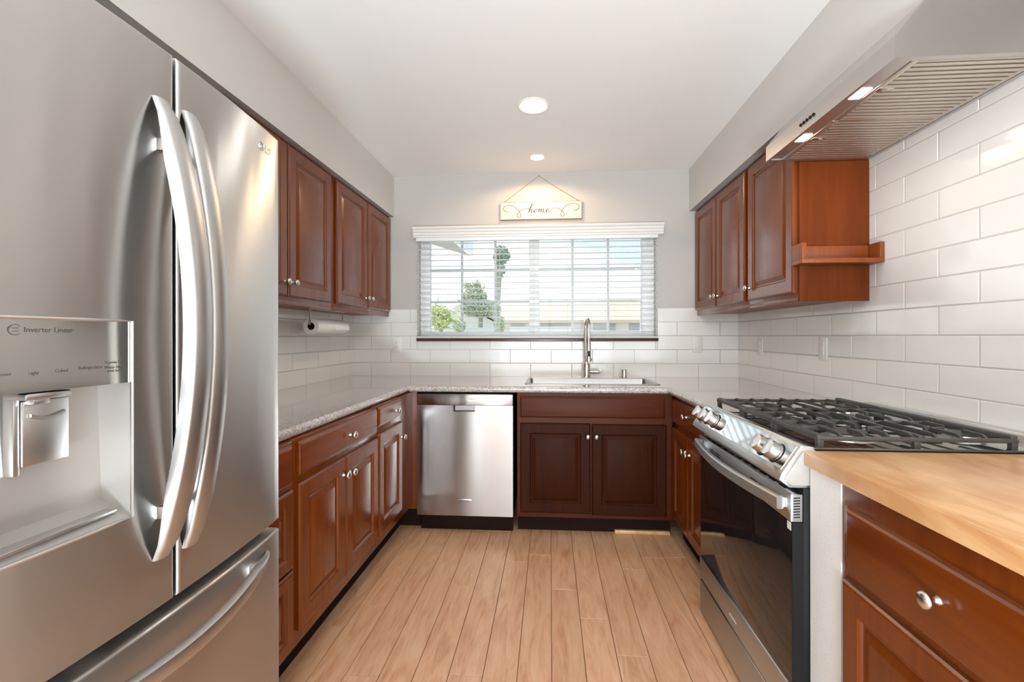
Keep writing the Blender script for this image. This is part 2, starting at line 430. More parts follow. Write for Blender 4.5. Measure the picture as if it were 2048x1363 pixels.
# floor of individual boards: five-inch planks, end joints read from the photo
def build_floor():
    bm = bmesh.new(); cl = bm.loops.layers.color.new('plank')
    W_ = 0.1245; x00 = 0.005
    known = {-8: 1.874, -7: 2.027, -6: 1.605, -5: 2.441, -4: 2.222, -3: 1.632, -2: 2.478, 0: 2.217, 1: 1.999, 2: 1.774, 3: 2.436, 5: 2.582}
    g_ = 0.0011
    k0 = math.floor((XL - x00) / W_); k1 = math.ceil((XR - x00) / W_)
    rng = random.Random(3)
    for k in range(k0, k1):
        xa, xb = max(XL, x00 + k * W_), min(XR, x00 + (k + 1) * W_)
        if xb - xa < 0.004: continue
        j = known.get(k, rng.uniform(0.4, 1.5)); ys = [D]
        L = 1.22
        yy = j
        while yy + L < D: yy += L
        while yy > YF:
            if yy < D: ys.append(yy)
            yy -= L
        ys.append(YF)
        for a, b_ in zip(ys[1:], ys):
            if b_ - a < 0.01: continue
            tone_, sd = rng.random(), rng.random()
            lo = [(xa + g_, a + g_, -0.002), (xb - g_, a + g_, -0.002), (xb - g_, b_ - g_, -0.002), (xa + g_, b_ - g_, -0.002)]
            c_ = 0.0008
            hi = [(xa + g_ + c_, a + g_ + c_, 0), (xb - g_ - c_, a + g_ + c_, 0), (xb - g_ - c_, b_ - g_ - c_, 0), (xa + g_ + c_, b_ - g_ - c_, 0)]
            A = [bm.verts.new(p) for p in lo]; B = [bm.verts.new(p) for p in hi]
            fs = [bm.faces.new(B)] + [bm.faces.new((A[i], A[(i + 1) % 4], B[(i + 1) % 4], B[i])) for i in range(4)]
            for fc in fs:
                for lp in fc.loops: lp[cl] = (tone_, sd, 0, 1)
    n0 = len(bm.faces)
    base_ = [bm.verts.new(p) for p in ((XL, YF, -0.002), (XR, YF, -0.002), (XR, D, -0.002), (XL, D, -0.002),
                                       (XL, YF, -0.1), (XR, YF, -0.1), (XR, D, -0.1), (XL, D, -0.1))]
    for q in ((0, 1, 2, 3), (7, 6, 5, 4), (0, 4, 5, 1), (1, 5, 6, 2), (2, 6, 7, 3), (3, 7, 4, 0)):
        bm.faces.new([base_[i] for i in q]).material_index = 1
    me = bpy.data.meshes.new('floor'); bm.to_mesh(me); bm.free()
    o = link('floor', me, ['floor', 'gap'], None, (0, 0, 0), 0); o['kind'] = 'structure'
build_floor()

# tiles: 4x12 running bond, real bevelled tiles over a grout bed
TW, TH = 0.316, 0.1053
def tile_field(name, parent, plane, pos, nrm, a0, a1, z0, z1, phase_even, cut=None):
    """plane 'x' -> wall at x=pos running along y; 'y' -> wall at y=pos running along x"""
    g_ = G(); rng = random.Random(len(name))
    P = (lambda a, z, n_: (pos + nrm * n_, a, z)) if plane == 'x' else (lambda a, z, n_: (a, pos + nrm * n_, z))
    gr = 0.0017; th = 0.007
    V, F = [], []
    def tile(a, b_, c, d):
        ins = 0.0022; tl = [rng.uniform(-0.0004, 0.0004) for _ in range(3)]
        i0 = len(V)
        V.extend([P(a, c, 0.002), P(b_, c, 0.002), P(b_, d, 0.002), P(a, d, 0.002)])
        V.extend([P(a, c, th - 0.0015), P(b_, c, th - 0.0015), P(b_, d, th - 0.0015), P(a, d, th - 0.0015)])
        hs = [th + tl[0], th + tl[0] + tl[1], th + tl[0] + tl[1] + tl[2], th + tl[0] + tl[2]]
        V.extend([P(a + ins, c + ins, hs[0]), P(b_ - ins, c + ins, hs[1]), P(b_ - ins, d - ins, hs[2]), P(a + ins, d - ins, hs[3])])
        for k in (0, 4):
            for i in range(4): F.append((i0 + k + i, i0 + k + (i + 1) % 4, i0 + k + 4 + (i + 1) % 4, i0 + k + 4 + i))
        F.append((i0 + 8, i0 + 9, i0 + 10, i0 + 11))
    r = 0
    while z0 + r * TH < z1 - 0.01:
        c, d = z0 + r * TH, min(z1, z0 + (r + 1) * TH)
        ph = phase_even if r % 2 == 0 else phase_even + TW / 2
        k = math.floor((a0 - ph) / TW)
        while ph + k * TW < a1:
            a, b_ = max(a0, ph + k * TW), min(a1, ph + (k + 1) * TW); k += 1
            if b_ - a < 0.012: continue
            segs = [(a, b_, c, d)]
            if cut:
                ca, cb_, cz0, cz1 = cut; out = []
                for (a_, b2, c_, d_) in segs:
                    if b2 <= ca or a_ >= cb_ or d_ <= cz0 or c_ >= cz1: out.append((a_, b2, c_, d_)); continue
                    if a_ < ca: out.append((a_, ca, c_, d_))
                    if b2 > cb_: out.append((cb_, b2, c_, d_))
                    if c_ < cz0: out.append((max(a_, ca), min(b2, cb_), c_, cz0))
                    if d_ > cz1: out.append((max(a_, ca), min(b2, cb_), cz1, d_))
                segs = out
            for (a_, b2, c_, d_) in segs:
                if b2 - a_ > 0.012 and d_ - c_ > 0.012: tile(a_ + gr, b2 - gr, c_ + gr, d_ - gr)
        r += 1
    g_.quads(V, F); bmesh.ops.recalc_face_normals(g_.bm, faces=g_.bm.faces[:])
    o = part(name, g_, 'tile', parent, None, 0)
    gg = G()
    rects = [(a0, a1, z0, z1)]
    if cut:
        ca, cb_, cz0, cz1 = cut
        rects = [(a0, ca, z0, z1), (cb_, a1, z0, z1), (ca, cb_, z0, cz0)] + ([(ca, cb_, cz1, z1)] if cz1 < z1 else [])
    for (a, b_, c, d) in rects:
        if b_ - a < 1e-4 or d - c < 1e-4: continue
        lo, hi = sorted((pos, pos + nrm * 0.0055))
        if plane == 'x': gg.box(lo, hi, a, b_, c, d)
        else: gg.box(a, b_, lo, hi, c, d)
    part('grout', gg, 'grout', o, None, 0)
    return o
wl, wr = bpy.data.objects['wall_left'], bpy.data.objects['wall_right']
tile_field('backsplash', wall_back, 'y', D, -1, XL, XR, CT - 0.003, 1.441, -1.097, (-1.04, 0.812, 1.187, 1.5))
tile_field('backsplash', wl, 'x', XL, 1, 1.20, D, CT - 0.003, 1.441, 2.82)
tile_field('backsplash', wr, 'x', XR, -1, -0.4, D, CT - 0.003, 2.02, 2.705 + TW / 2)

# low wall between range and peninsula
PX = 0.704
struct('wall_low', G().box(PX, XR, 1.160, 1.291, 0, 0.873), 'post')

# ------------------------------------------------------------------ window
win = bpy.data.objects.new('window_1', None); COL.objects.link(win); win.location = (-0.115, D + 0.1, WZ0); OFF['window_1'] = Vector(win.location); win['kind'] = 'structure'
yw0, yw1 = D + 0.055, D + 0.115
g_ = G()
g_.box(WX0, WX1, yw0, yw1, WZ0, WZ0 + 0.05, 0.003).box(WX0, WX1, yw0, yw1, WZ1 - 0.04, WZ1, 0.003)
g_.box(WX0, WX0 + 0.075, yw0, yw1, WZ0 + 0.05, WZ1 - 0.04, 0.003).box(WX1 - 0.095, WX1, yw0, yw1, WZ0 + 0.05, WZ1 - 0.04, 0.003)
g_.box(-0.163, -0.083, yw0 - 0.004, yw1, WZ0 + 0.05, WZ1 - 0.04, 0.003)
part('frame', g_, 'vinyl', win)
gx = WX0 + 0.075
part('pane', G().box(gx, -0.163, D + 0.088, D + 0.092, WZ0 + 0.05, WZ1 - 0.04), 'glass', win, None, 0)
part('pane', G().box(-0.083, WX1 - 0.095, D + 0.078, D + 0.082, WZ0 + 0.05, WZ1 - 0.04), 'glass', win, None, 0)
g_ = G(); ym0, ym1 = D + 0.090, D + 0.102
for xa, xb, cs in ((gx, -0.163, (-0.703, -0.434)), (-0.083, WX1 - 0.095, (0.178, 0.455))):
    for c in cs: g_.box(c - 0.009, c + 0.009, ym0, ym1, WZ0 + 0.05, WZ1 - 0.04)
    for z in (1.50, 1.755): g_.box(xa, xb, ym0 + 0.001, ym1 - 0.001, z - 0.009, z + 0.009)
part('muntins', g_, 'muntin', win)
g_ = G()
g_.prism([(-1.042, D + 0.05), (-1.042, D - 0.03), (0.815, D - 0.03), (0.815, D + 0.05)][::-1], 'z', 1.187, 1.209, 0.003)
part('window_sill', g_, 'sillwood', win)

w2 = bpy.data.objects.new('added_rear_window', None); COL.objects.link(w2); w2.location = (0, YF, FZ0); OFF['added_rear_window'] = Vector(w2.location); w2['kind'] = 'structure'  # unseen window added to let light in behind the camera
g_ = G()
for a, b_ in ((FX0, FX0 + 0.06), (-0.03, 0.03), (FX1 - 0.06, FX1)): g_.box(a, b_, YF - 0.1, YF - 0.03, FZ0, FZ1)
g_.box(FX0, FX1, YF - 0.1, YF - 0.03, FZ0, FZ0 + 0.06).box(FX0, FX1, YF - 0.1, YF - 0.03, FZ1 - 0.06, FZ1)
part('frame', g_, 'vinyl', w2)

# blind
bl = thing('window_blind', (-0.115, D - 0.035, 1.21), 'white horizontal slat blind hanging over the kitchen window above the sink', 'blind')
BX0, BX1 = -1.037, 0.807
prof = [(3.527, 2.066), (3.447, 2.068), (3.443, 2.058), (3.447, 2.050), (3.455, 2.046), (3.455, 2.030), (3.462, 2.024), (3.462, 2.008), (3.468, 2.002), (3.468, 1.990), (3.474, 1.986), (3.527, 1.986)]
part('valance', G().prism(prof, 'x', -1.056, 0.846), 'trimwhite', bl, None, 25)
part('headrail', G().box(BX0, BX1, 3.475, 3.522, 1.962, 2.015, 0.002), 'vinyl', bl)
g_ = G(); nsl = 17; ztop, zbot = 1.948, 1.243
for i in range(nsl):
    z = ztop + (zbot - ztop) * i / (nsl - 1)
    pr = [(3.482, z - 0.0008), (3.491, z + 0.0006), (3.501, z + 0.001), (3.511, z + 0.0006), (3.520, z - 0.0008)]
    pr = pr + [(a, b_ - 0.0019) for a, b_ in pr[::-1]]
    g_.prism(pr, 'x', BX0, BX1)
part('slats', g_, 'slat', bl, None, 60)
part('bottom_rail', G().box(BX0, BX1, 3.474, 3.523, 1.2095, 1.226, 0.003), 'slat', bl)
g_ = G()
for x in (-0.91, -0.645, -0.388, -0.125, 0.137, 0.42, 0.70):
    for y in (3.4815, 3.5205): g_.tube([(x, y, 1.226), (x, y, 1.97)], 0.0008, 5)
part('ladder_cords', g_, 'cord', bl)
for x, z1, tz in ((-0.985, 1.97, (1.385, 1.27)), (0.752, 1.97, (1.93, 1.335))):
    for k, zz in enumerate(tz):
        g_ = G().tube([(x + 0.004 * k, 3.466, z1), (x + 0.004 * k, 3.466, zz)], 0.0008, 5)
        g_.lathe([(0.001, 0), (0.003, 0.002), (0.005, 0.022), (0.004, 0.026), (0, 0.026)], (x + 0.004 * k, 3.466, zz + 0.004), (0, 0, -1), 10)
        part('pull_cord', g_, 'cord', bl)

# ------------------------------------------------------------------ cabinet builders
def knob(parent, o, n, s=1.0):
    pr = [(0.009, 0), (0.0095, 0.002), (0.0055, 0.006), (0.005, 0.014), (0.009, 0.018), (0.0155, 0.021), (0.0165, 0.025), (0.013, 0.030), (0.006, 0.0325), (0, 0.033)]
    return part('knob', G().lathe([(r * s, h * s) for r, h in pr], o, n, 18), 'nickel', parent, None, 60)
def door_loops(w, h, t=0.020):
    f_ = min(0.058, w * 0.2)
    return [(0, 0), (0, t - 0.007), (0.004, t - 0.002), (0.009, t), (f_, t), (f_ + 0.005, t - 0.004), (f_ + 0.008, t - 0.009), (f_ + 0.014, t - 0.010),
            (f_ + 0.034, t - 0.003), (f_ + 0.037, t - 0.002)]
DRAWER = lambda t=0.018: [(0, 0), (0, t - 0.008), (0.005, t - 0.006), (0.008, t - 0.002), (0.013, t)]
def door(parent, face, axis, a, b_, z0, z1, n, kn=None, mat='cherry', name='door', loops=None):
    """face: coordinate of the cabinet face, axis 'y' (runs along y) or 'x'; n = +1/-1 outward"""
    if axis == 'y': o, u, nv = (face, a, z0), (0, 1, 0), (n, 0, 0)
    else: o, u, nv = (a, face, z0), (1, 0, 0), (0, n, 0)
    lp = loops or door_loops(b_ - a, z1 - z0)
    d = part(name, G().panel(o, u, nv, b_ - a, z1 - z0, lp), mat, parent, None, 20)
    if kn:
        t = lp[4][1]
        ko = (face + n * t, kn[0], kn[1]) if axis == 'y' else (kn[0], face + n * t, kn[1])
        knob(d, ko, nv)
    return d
def carcass(parent, x0, x1, y0, y1, z0, z1, mat='cherry'):
    return part('body', G().box(x0, x1, y0, y1, z0, z1, 0.0015), mat, parent)

# --- upper cabinets, left wall
UF = SL - 0.040                                       # face frame plane
ul = []
for nm, y0, y1, ds, lab in (('a', 1.632, 2.566, ((1.668, 2.096), (2.106, 2.536)), 'reddish brown two-door wall cabinet nearest the refrigerator above the left counter'),
                            ('b', 2.570, D, ((2.602, 3.050), (3.062, 3.506)), 'reddish brown two-door wall cabinet touching the window wall on the left')):
    t = thing('wall_cabinet', ((XL + UF) / 2, (y0 + y1) / 2, 1.385), lab, 'cabinet', 'wall cabinets on the left wall')
    g_ = G().box(XL + 0.001, UF, y0, y1, 1.398, ZS - 0.001, 0.0015)
    g_.box(UF - 0.02, UF, y0, y1, 1.380, 1.40, 0.001)
    part('body', g_, 'cherry', t)
    part('underside', G().box(XL + 0.002, UF - 0.021, y0 + 0.002, y1 - 0.002, 1.390, 1.398), 'cherry_light', t)
    for k, (a, b_) in enumerate(ds):
        kx = b_ - 0.028 if k == 0 else a + 0.028
        door(t, UF, 'y', a, b_, 1.418, 2.150, 1, (kx, 1.486))
# --- upper cabinets, right wall
RF = 1.105
t = thing('wall_cabinet', (1.25, 3.07, 1.385), 'reddish brown two-door wall cabinet touching the window wall on the right', 'cabinet', 'wall cabinets on the right wall')
g_ = G().box(RF, XR - 0.001, 2.618, D, 1.398, ZS - 0.001, 0.0015).box(RF, RF + 0.02, 2.618, D, 1.380, 1.40, 0.001)
part('body', g_, 'cherry', t)
part('underside', G().box(RF + 0.021, XR - 0.009, 2.62, D - 0.009, 1.390, 1.398), 'cherry_light', t)
door(t, RF, 'y', 3.080, 3.506, 1.418, 2.150, -1, (3.108, 1.486)); door(t, RF, 'y', 2.640, 3.070, 1.418, 2.150, -1, (3.042, 1.486))
t = thing('wall_cabinet', (1.25, 2.36, 1.385), 'reddish brown single-door wall cabinet with a bare orange side panel beside the range hood', 'cabinet', 'wall cabinets on the right wall')
g_ = G().box(RF, XR - 0.001, 2.118, 2.616, 1.398, ZS - 0.001, 0.0015).box(RF, RF + 0.02, 2.112, 2.616, 1.380, 1.40, 0.001)
part('body', g_, 'cherry', t)
part('underside', G().box(RF + 0.021, XR - 0.009, 2.12, 2.614, 1.390, 1.398), 'cherry_light', t)
g_ = G().box(RF, XR - 0.009, 2.112, 2.118, 1.380, 1.998).box(RF, RF + 0.036, 2.107, 2.113, 1.380, 1.998, 0.001)
part('side_panel', g_, 'cherry_plain', t, label='plain brown plywood side panel')
door(t, RF, 'y', 2.128, 2.598, 1.418, 2.150, -1, (2.570, 1.486))

# spice shelf on the side panel
t = thing('spice_shelf', (1.24, 2.06, 1.535), 'small open orange wood shelf fixed to the side of the right wall cabinet', 'shelf')
sy0, sy1 = 2.020, 2.106
part('board', G().box(1.070, 1.402, sy0, sy1, 1.536, 1.555, 0.001), 'cherry_light', t)
part('cheek', G().box(1.070, 1.088, sy0, sy1, 1.5552, 1.622, 0.001), 'cherry_light', t)
part('cheek', G().box(1.384, 1.402, sy0, sy1, 1.5552, 1.622, 0.001), 'cherry_light', t)
part('back_rail', G().box(1.0882, 1.3838, sy1 - 0.014, sy1 - 0.0005, 1.5552, 1.620, 0.001), 'cherry_light', t)

# --- base cabinets, left run (face along y)
LF = -0.870
BT = 0.873                                             # underside of worktop
def base_left(lab, y0, y1):
    t = thing('base_cabinet', ((XL + LF) / 2, (y0 + y1) / 2, 0), lab, 'cabinet', 'base cabinets under the left counter')
    part('body', G().box(XL + 0.001, LF, y0, y1, 0.165, BT, 0.0015), 'cherry', t)
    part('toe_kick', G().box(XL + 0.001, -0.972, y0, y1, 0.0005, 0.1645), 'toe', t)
    return t
t = base_left('reddish brown three-drawer base cabinet half hidden by the refrigerator', 1.246, 1.482)
for a, b_ in ((0.730, 0.866), (0.456, 0.716), (0.190, 0.446)):
    door(t, LF, 'y', 1.262, 1.464, a, b_, 1, (1.285, (a + b_) / 2), 'cherry_h' if a > 0.7 else 'cherry', 'drawer', DRAWER() if a > 0.7 else None)
t = base_left('reddish brown base cabinet with one wide drawer over two doors under the left counter', 1.484, 2.2165)
door(t, LF, 'y', 1.500, 2.210, 0.748, 0.866, 1, (1.890, 0.806), 'cherry_h', 'drawer', DRAWER())
door(t, LF, 'y', 1.500, 1.848, 0.222, 0.722, 1, (1.822, 0.655)); door(t, LF, 'y', 1.855, 2.210, 0.222, 0.722, 1, (1.882, 0.650))
t = base_left('narrow reddish brown base cabinet with a small drawer over one door in the left corner', 2.2185, 2.700)
door(t, LF, 'y', 2.226, 2.580, 0.770, 0.868, 1, (2.470, 0.815), 'cherry_h', 'drawer', DRAWER())
door(t, LF, 'y', 2.226, 2.580, 0.222, 0.735, 1, (2.556, 0.650))
g_ = G().box(XL + 0.001, -0.838, 2.832, D - 0.001, 0.135, BT).box(XL + 0.001, LF, 2.702, 2.832, 0.165, BT)
t = thing('corner_panel', (-1.2, 3.1, 0), 'plain reddish brown filler panel in the left corner beside the dishwasher', 'panel')
part('body', g_, 'cherry', t)
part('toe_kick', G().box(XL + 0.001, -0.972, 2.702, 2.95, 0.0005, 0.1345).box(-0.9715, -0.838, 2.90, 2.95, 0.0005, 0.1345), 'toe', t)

# --- sink base (face along x)
BF = 2.832
t = thing('sink_cabinet', (0.26, 3.2, 0), 'wide cherry sink cabinet, coloured as if shaded, with false drawer front and two doors under the window', 'cabinet')
g_ = G().box(-0.204, 0.742, BF, BF + 0.02, 0.105, BT).box(-0.204, -0.186, BF + 0.02, D - 0.001, 0.105, BT).box(0.724, 0.742, BF + 0.02, D - 0.001, 0.105, BT).box(-0.186, 0.724, BF + 0.02, D - 0.001, 0.105, 0.12)
part('body', g_, 'cherry_half_shaded', t)
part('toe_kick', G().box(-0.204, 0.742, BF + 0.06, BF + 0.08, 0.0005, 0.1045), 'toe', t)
door(t, BF, 'x', -0.186, 0.696, 0.722, 0.853, -1, None, 'cherry_half_shaded', 'false_front', [(0, 0), (0, 0.010), (0.006, 0.012), (0.010, 0.017), (0.014, 0.018)])
door(t, BF, 'x', -0.184, 0.247, 0.136, 0.688, -1, (0.230, 0.613), 'cherry_shaded'); door(t, BF, 'x', 0.255, 0.704, 0.130, 0.685, -1, (0.282, 0.613), 'cherry_shaded')

# --- right corner base
QF = 0.748
t = thing('base_cabinet', (1.1, 2.5, 0), 'reddish brown base cabinet with drawer and two doors between sink corner and range', 'cabinet')
part('body', G().box(QF, XR - 0.001, 2.075, 2.826, 0.125, BT, 0.0015), 'cherry', t)
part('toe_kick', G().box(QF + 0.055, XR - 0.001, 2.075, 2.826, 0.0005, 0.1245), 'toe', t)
door(t, QF, 'y', 2.110, 2.800, 0.712, 0.850, -1, (2.500, 0.790), 'cherry_h', 'drawer', DRAWER())
door(t, QF, 'y', 2.484, 2.790, 0.140, 0.680, -1, (2.515, 0.600)); door(t, QF, 'y', 2.110, 2.476, 0.140, 0.680, -1, (2.445, 0.600))

# --- peninsula cabinet and butcher block
NF = 0.7065
t = thing('peninsula_cabinet', (1.05, 0.8, 0), 'reddish brown cabinet with drawer and door under the butcher block at lower right', 'cabinet')
part('body', G().box(NF, XR - 0.002, 0.44, 1.159, 0.105, 0.8735, 0.0015), 'cherry', t)
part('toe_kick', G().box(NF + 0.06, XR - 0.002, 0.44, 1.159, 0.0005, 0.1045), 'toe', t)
door(t, NF, 'y', 0.575, 1.135, 0.662, 0.824, -1, (0.868, 0.752), 'cherry_h', 'drawer', [(0, 0), (0, 0.004), (0.006, 0.006), (0.010, 0.011), (0.016, 0.013)])
door(t, NF, 'y', 0.575, 1.142, 0.12, 0.648, -1, None, 'cherry', 'door', door_loops(0.567, 0.528, 0.0145))
knob(t.children[-1], (NF - 0.0145, 0.60, 0.55), (-1, 0, 0))
g_ = G().box(0.690, XR - 0.009, 0.40, 1.2965, 0.874, CT, 0.003)
tag(part('butcher_block', g_, 'butcher', None, (1.05, 0.85, 0.874)), 'light maple butcher block top on the peninsula beside the range', 'countertop')

# ------------------------------------------------------------------ granite worktop (U shape, one piece)
g_ = G(); z0, z1 = 0.874, CT
CL, CR, CF = -0.884, 0.706, 2.812
NR = 0.016
SX0, SX1, SY0, SY1 = -0.150, 0.690, 2.965, 3.375        # sink cut-out
g_.box(XL + 0.0005, CL - NR, 1.244, D - 0.0005, z0, z1)
g_.box(CR + NR, XR - 0.0005, 2.072, D - 0.0005, z0, z1)
g_.box(CL - NR, SX0, CF + NR, D - 0.0005, z0, z1).box(SX1, CR + NR, CF + NR, D - 0.0005, z0, z1)
g_.box(SX0, SX1, CF + NR, SY0, z0, z1).box(SX0, SX1, SY1, D - 0.0005, z0, z1)
# rounded nosing round the inside of the U
h = (z1 - z0) / 2
nose = [(0, -h)] + [(NR * math.cos(a), h * math.sin(a)) for a in [(-PI / 2 + PI * k / 8) for k in range(1, 8)]] + [(0, h)]
path = [(CL - NR, 1.244), (CL - NR, CF + NR), (CR + NR, CF + NR), (CR + NR, 2.072)]
dirs = [(1, 0), (1, -1), (-1, -1), (-1, 0)]
g_.sweep([(x, y, (z0 + z1) / 2) for x, y in path], [Vector((a, b_, 0)) for a, b_ in dirs], (0, 0, 1), nose)
tag(part('granite_worktop', g_, 'granite', None, (0, 3.1, 0.874), 30), 'speckled grey-beige U-shaped granite worktop running below the window', 'countertop')

# ------------------------------------------------------------------ sink, faucet, air gap
t = thing('sink', ((SX0 + SX1) / 2, 3.2, 0.72), 'rectangular stainless steel drop-in sink set in the granite below the window', 'sink')
g_ = G(); R = 0.012
def ringbox(bm, x0, x1, y0, y1, z, r, n=5):
    vs = []
    for cx, cy, a0 in ((x1 - r, y1 - r, 0), (x0 + r, y1 - r, PI / 2), (x0 + r, y0 + r, PI), (x1 - r, y0 + r, 1.5 * PI)):
        for k in range(n + 1):
            a = a0 + PI / 2 * k / n; vs.append(bm.verts.new((cx + r * math.cos(a), cy + r * math.sin(a), z)))
    return vs
bm_ = bmesh.new()
L_ = [ringbox(bm_, SX0 - 0.014, SX1 + 0.014, SY0 - 0.014, SY1 + 0.014, CT + 0.0004, 0.02),
      ringbox(bm_, SX0 - 0.012, SX1 + 0.012, SY0 - 0.012, SY1 + 0.012, CT + 0.004, 0.02),
      ringbox(bm_, SX0 + 0.006, SX1 - 0.006, SY0 + 0.006, SY1 - 0.006, CT + 0.004, 0.02),
      ringbox(bm_, SX0 + 0.010, SX1 - 0.010, SY0 + 0.010, SY1 - 0.010, CT - 0.001, 0.02),
      ringbox(bm_, SX0 + 0.012, SX1 - 0.012, SY0 + 0.012, SY1 - 0.012, CT - 0.18, 0.02),
      ringbox(bm_, SX0 + 0.02, SX1 - 0.02, SY0 + 0.02, SY1 - 0.02, CT - 0.188, 0.02)]
for p, q in zip(L_, L_[1:]):
    for i in range(len(p)): bm_.faces.new((p[i], p[(i + 1) % len(p)], q[(i + 1) % len(p)], q[i]))
bm_.faces.new(L_[-1]); g_.merge(bm_)
part('basin', g_, 'sink_steel', t, None, 40)
part('drain', G().lathe([(0.045, 0), (0.045, 0.002), (0.035, 0.003), (0.03, 0.001), (0, 0.001)], (0.27, 3.2, CT - 0.1878), (0, 0, 1), 24), 'chrome', t)

fx, fy = 0.272, 3.432
t = thing('faucet', (fx, fy, CT), 'tall brushed nickel spring faucet with pull-down sprayer behind the sink', 'faucet')
part('base', G().lathe([(0.031, 0), (0.031, 0.004), (0.027, 0.008), (0.027, 0.098), (0.025, 0.104), (0.016, 0.108), (0.014, 0.15)], (fx, fy, CT + 0.0004), (0, 0, 1), 24), 'nickel', t)
part('lever', G().lathe([(0.013, 0), (0.013, 0.028), (0.016, 0.030), (0.016, 0.062), (0.014, 0.064), (0.014, 0.078), (0.012, 0.08)], (fx + 0.02, fy, CT + 0.046), (1, 0, 0), 18).tube([(fx + 0.088, fy, CT + 0.048), (fx + 0.092, fy - 0.01, CT + 0.05), (fx + 0.094, fy - 0.07, CT + 0.062)], 0.005, 8), 'nickel', t)
hx = fx - 0.008
arc = [(hx, fy, CT + 0.14 + 0.02 * k) for k in range(8)]
zc_, ya, yb = CT + 0.375, fy, fy - 0.125; rr = (ya - yb) / 2
arc = [(hx, fy, CT + 0.15), (hx, fy, CT + 0.25), (hx, fy, zc_)] + [(hx + (0.014) * (k / 12), fy - rr + rr * math.cos(PI * k / 12), zc_ + 0.062 * math.sin(PI * k / 12)) for k in range(1, 13)] + [(fx + 0.006, yb, zc_ - 0.03), (fx + 0.006, yb, CT + 0.29)]
part('hose', G().tube(arc, 0.007, 10), 'nickel', t)
g_ = G(); pts = []; seglen = []
A = [Vector(p) for p in arc]
tot = sum((A[i + 1] - A[i]).length for i in range(len(A) - 1)); turns = int(tot / 0.0085)
for k in range(turns * 10):
    s_ = tot * k / (turns * 10); i = 0
    while i < len(A) - 2 and s_ > (A[i + 1] - A[i]).length: s_ -= (A[i + 1] - A[i]).length; i += 1
    dv = (A[i + 1] - A[i]); p = A[i] + dv.normalized() * s_
    sx = Vector((1, 0, 0)); sy = dv.normalized().cross(sx)
    an = 2 * PI * k / 10; pts.append(p + (sx * math.cos(an) + sy * math.sin(an)) * 0.0125)
part('spring', g_.tube(pts, 0.0021, 5), 'nickel', t)
part('support_post', G().tube([(fx - 0.012, fy + 0.022, CT + 0.05), (fx - 0.012, fy + 0.022, CT + 0.335)], 0.006, 10).tube([(fx - 0.012, fy + 0.022, CT + 0.333), (fx - 0.01, fy, CT + 0.334)], 0.005, 8), 'nickel', t)
g_ = G().lathe([(0.010, 0), (0.013, -0.01), (0.015, -0.06), (0.017, -0.10), (0.0155, -0.13), (0.019, -0.145), (0.021, -0.165), (0.018, -0.168), (0, -0.168)], (fx + 0.006, yb, CT + 0.295), (0, 0, 1), 20)
sp_ = part('spray_head', g_, 'nickel', t)
part('spray_button', G().box(fx + 0.001, fx + 0.012, yb - 0.021, yb - 0.013, CT + 0.165, CT + 0.205, 0.002), 'black', sp_)
g_ = G().lathe([(0.022, 0), (0.027, 0.002), (0.027, 0.012), (0.022, 0.014)], (fx + 0.006, yb, CT + 0.137), (0, 0, 1), 20)
g_.box(fx - 0.008, fx + 0.006, yb + 0.02, fy + 0.022, CT + 0.140, CT + 0.149, 0.001)
part('docking_arm', g_, 'nickel', t)
tag(part('air_gap', G().lathe([(0.022, 0), (0.022, 0.004), (0.0185, 0.006), (0.0185, 0.056), (0.016, 0.062), (0, 0.063)], (0.552, 3.455, CT + 0.0004), (0, 0, 1), 24), 'nickel', None, (0.552, 3.455, CT)), 'short chrome cylinder cap standing on the granite right of the faucet', 'air gap cap')

# ------------------------------------------------------------------ dishwasher
t = thing('dishwasher', (-0.53, 3.1, 0), 'stainless steel dishwasher built in under the counter left of the sink', 'dishwasher')
dx0, dx1, dy = -0.832, -0.229, 2.806
part('body', G().box(dx0 + 0.006, dx1 - 0.004, dy + 0.032, D - 0.003, 0.10, 0.866), 'black', t)
part('kick_plate', G().box(dx0 + 0.01, dx1 - 0.004, 2.862, 2.88, 0.0006, 0.0995, 0.001), 'toe', t)
px0, px1, pz0, pz1 = -0.600, -0.466, 0.757, 0.7955
g_ = G()
g_.box(dx0, px0, dy, dy + 0.03, 0.109, pz1, 0).box(px1, dx1, dy, dy + 0.03, 0.109, pz1, 0).box(px0, px1, dy, dy + 0.03, 0.109, pz0, 0)
bmesh.ops.remove_doubles(g_.bm, verts=g_.bm.verts[:], dist=1e-5)
d_ = part('door', g_, 'steel_dw', t, None, 0)
g_ = G()
g_.quads([(px0, dy + 0.001, pz0), (px1, dy + 0.001, pz0), (px1, dy + 0.001, pz1), (px0, dy + 0.001, pz1), (px0 + .006, dy + 0.024, pz0 + .004), (px1 - .006, dy + 0.024, pz0 + .004), (px1 - .006, dy + 0.024, pz1), (px0 + .006, dy + 0.024, pz1)],
         [(0, 1, 5, 4), (1, 2, 6, 5), (2, 3, 7, 6), (3, 0, 4, 7), (4, 5, 6, 7)])
part('handle_pocket', g_, 'pocket', d_, None, 0)
part('control_strip', G().box(dx0, dx1, dy - 0.001, dy + 0.03, 0.797, 0.864, 0.002), 'steel_dw', t)
cs = t.children[-1]
text('button_text', 'normal  heavy  light  rinse', 0.0105, (-0.705, dy - 0.0012, 0.838), (1, 0, 0), (0, -1, 0), 'ink', cs, 0.0002)
text('button_text', 'hi-temp  sani  heat dry  start  cancel', 0.0105, (-0.43, dy - 0.0012, 0.836), (1, 0, 0), (0, -1, 0), 'ink', cs, 0.0002)
bd = part('badge', G().box(-0.575, -0.487, dy - 0.002, dy - 0.0001, 0.199, 0.213, 0.0008), 'satin', d_)
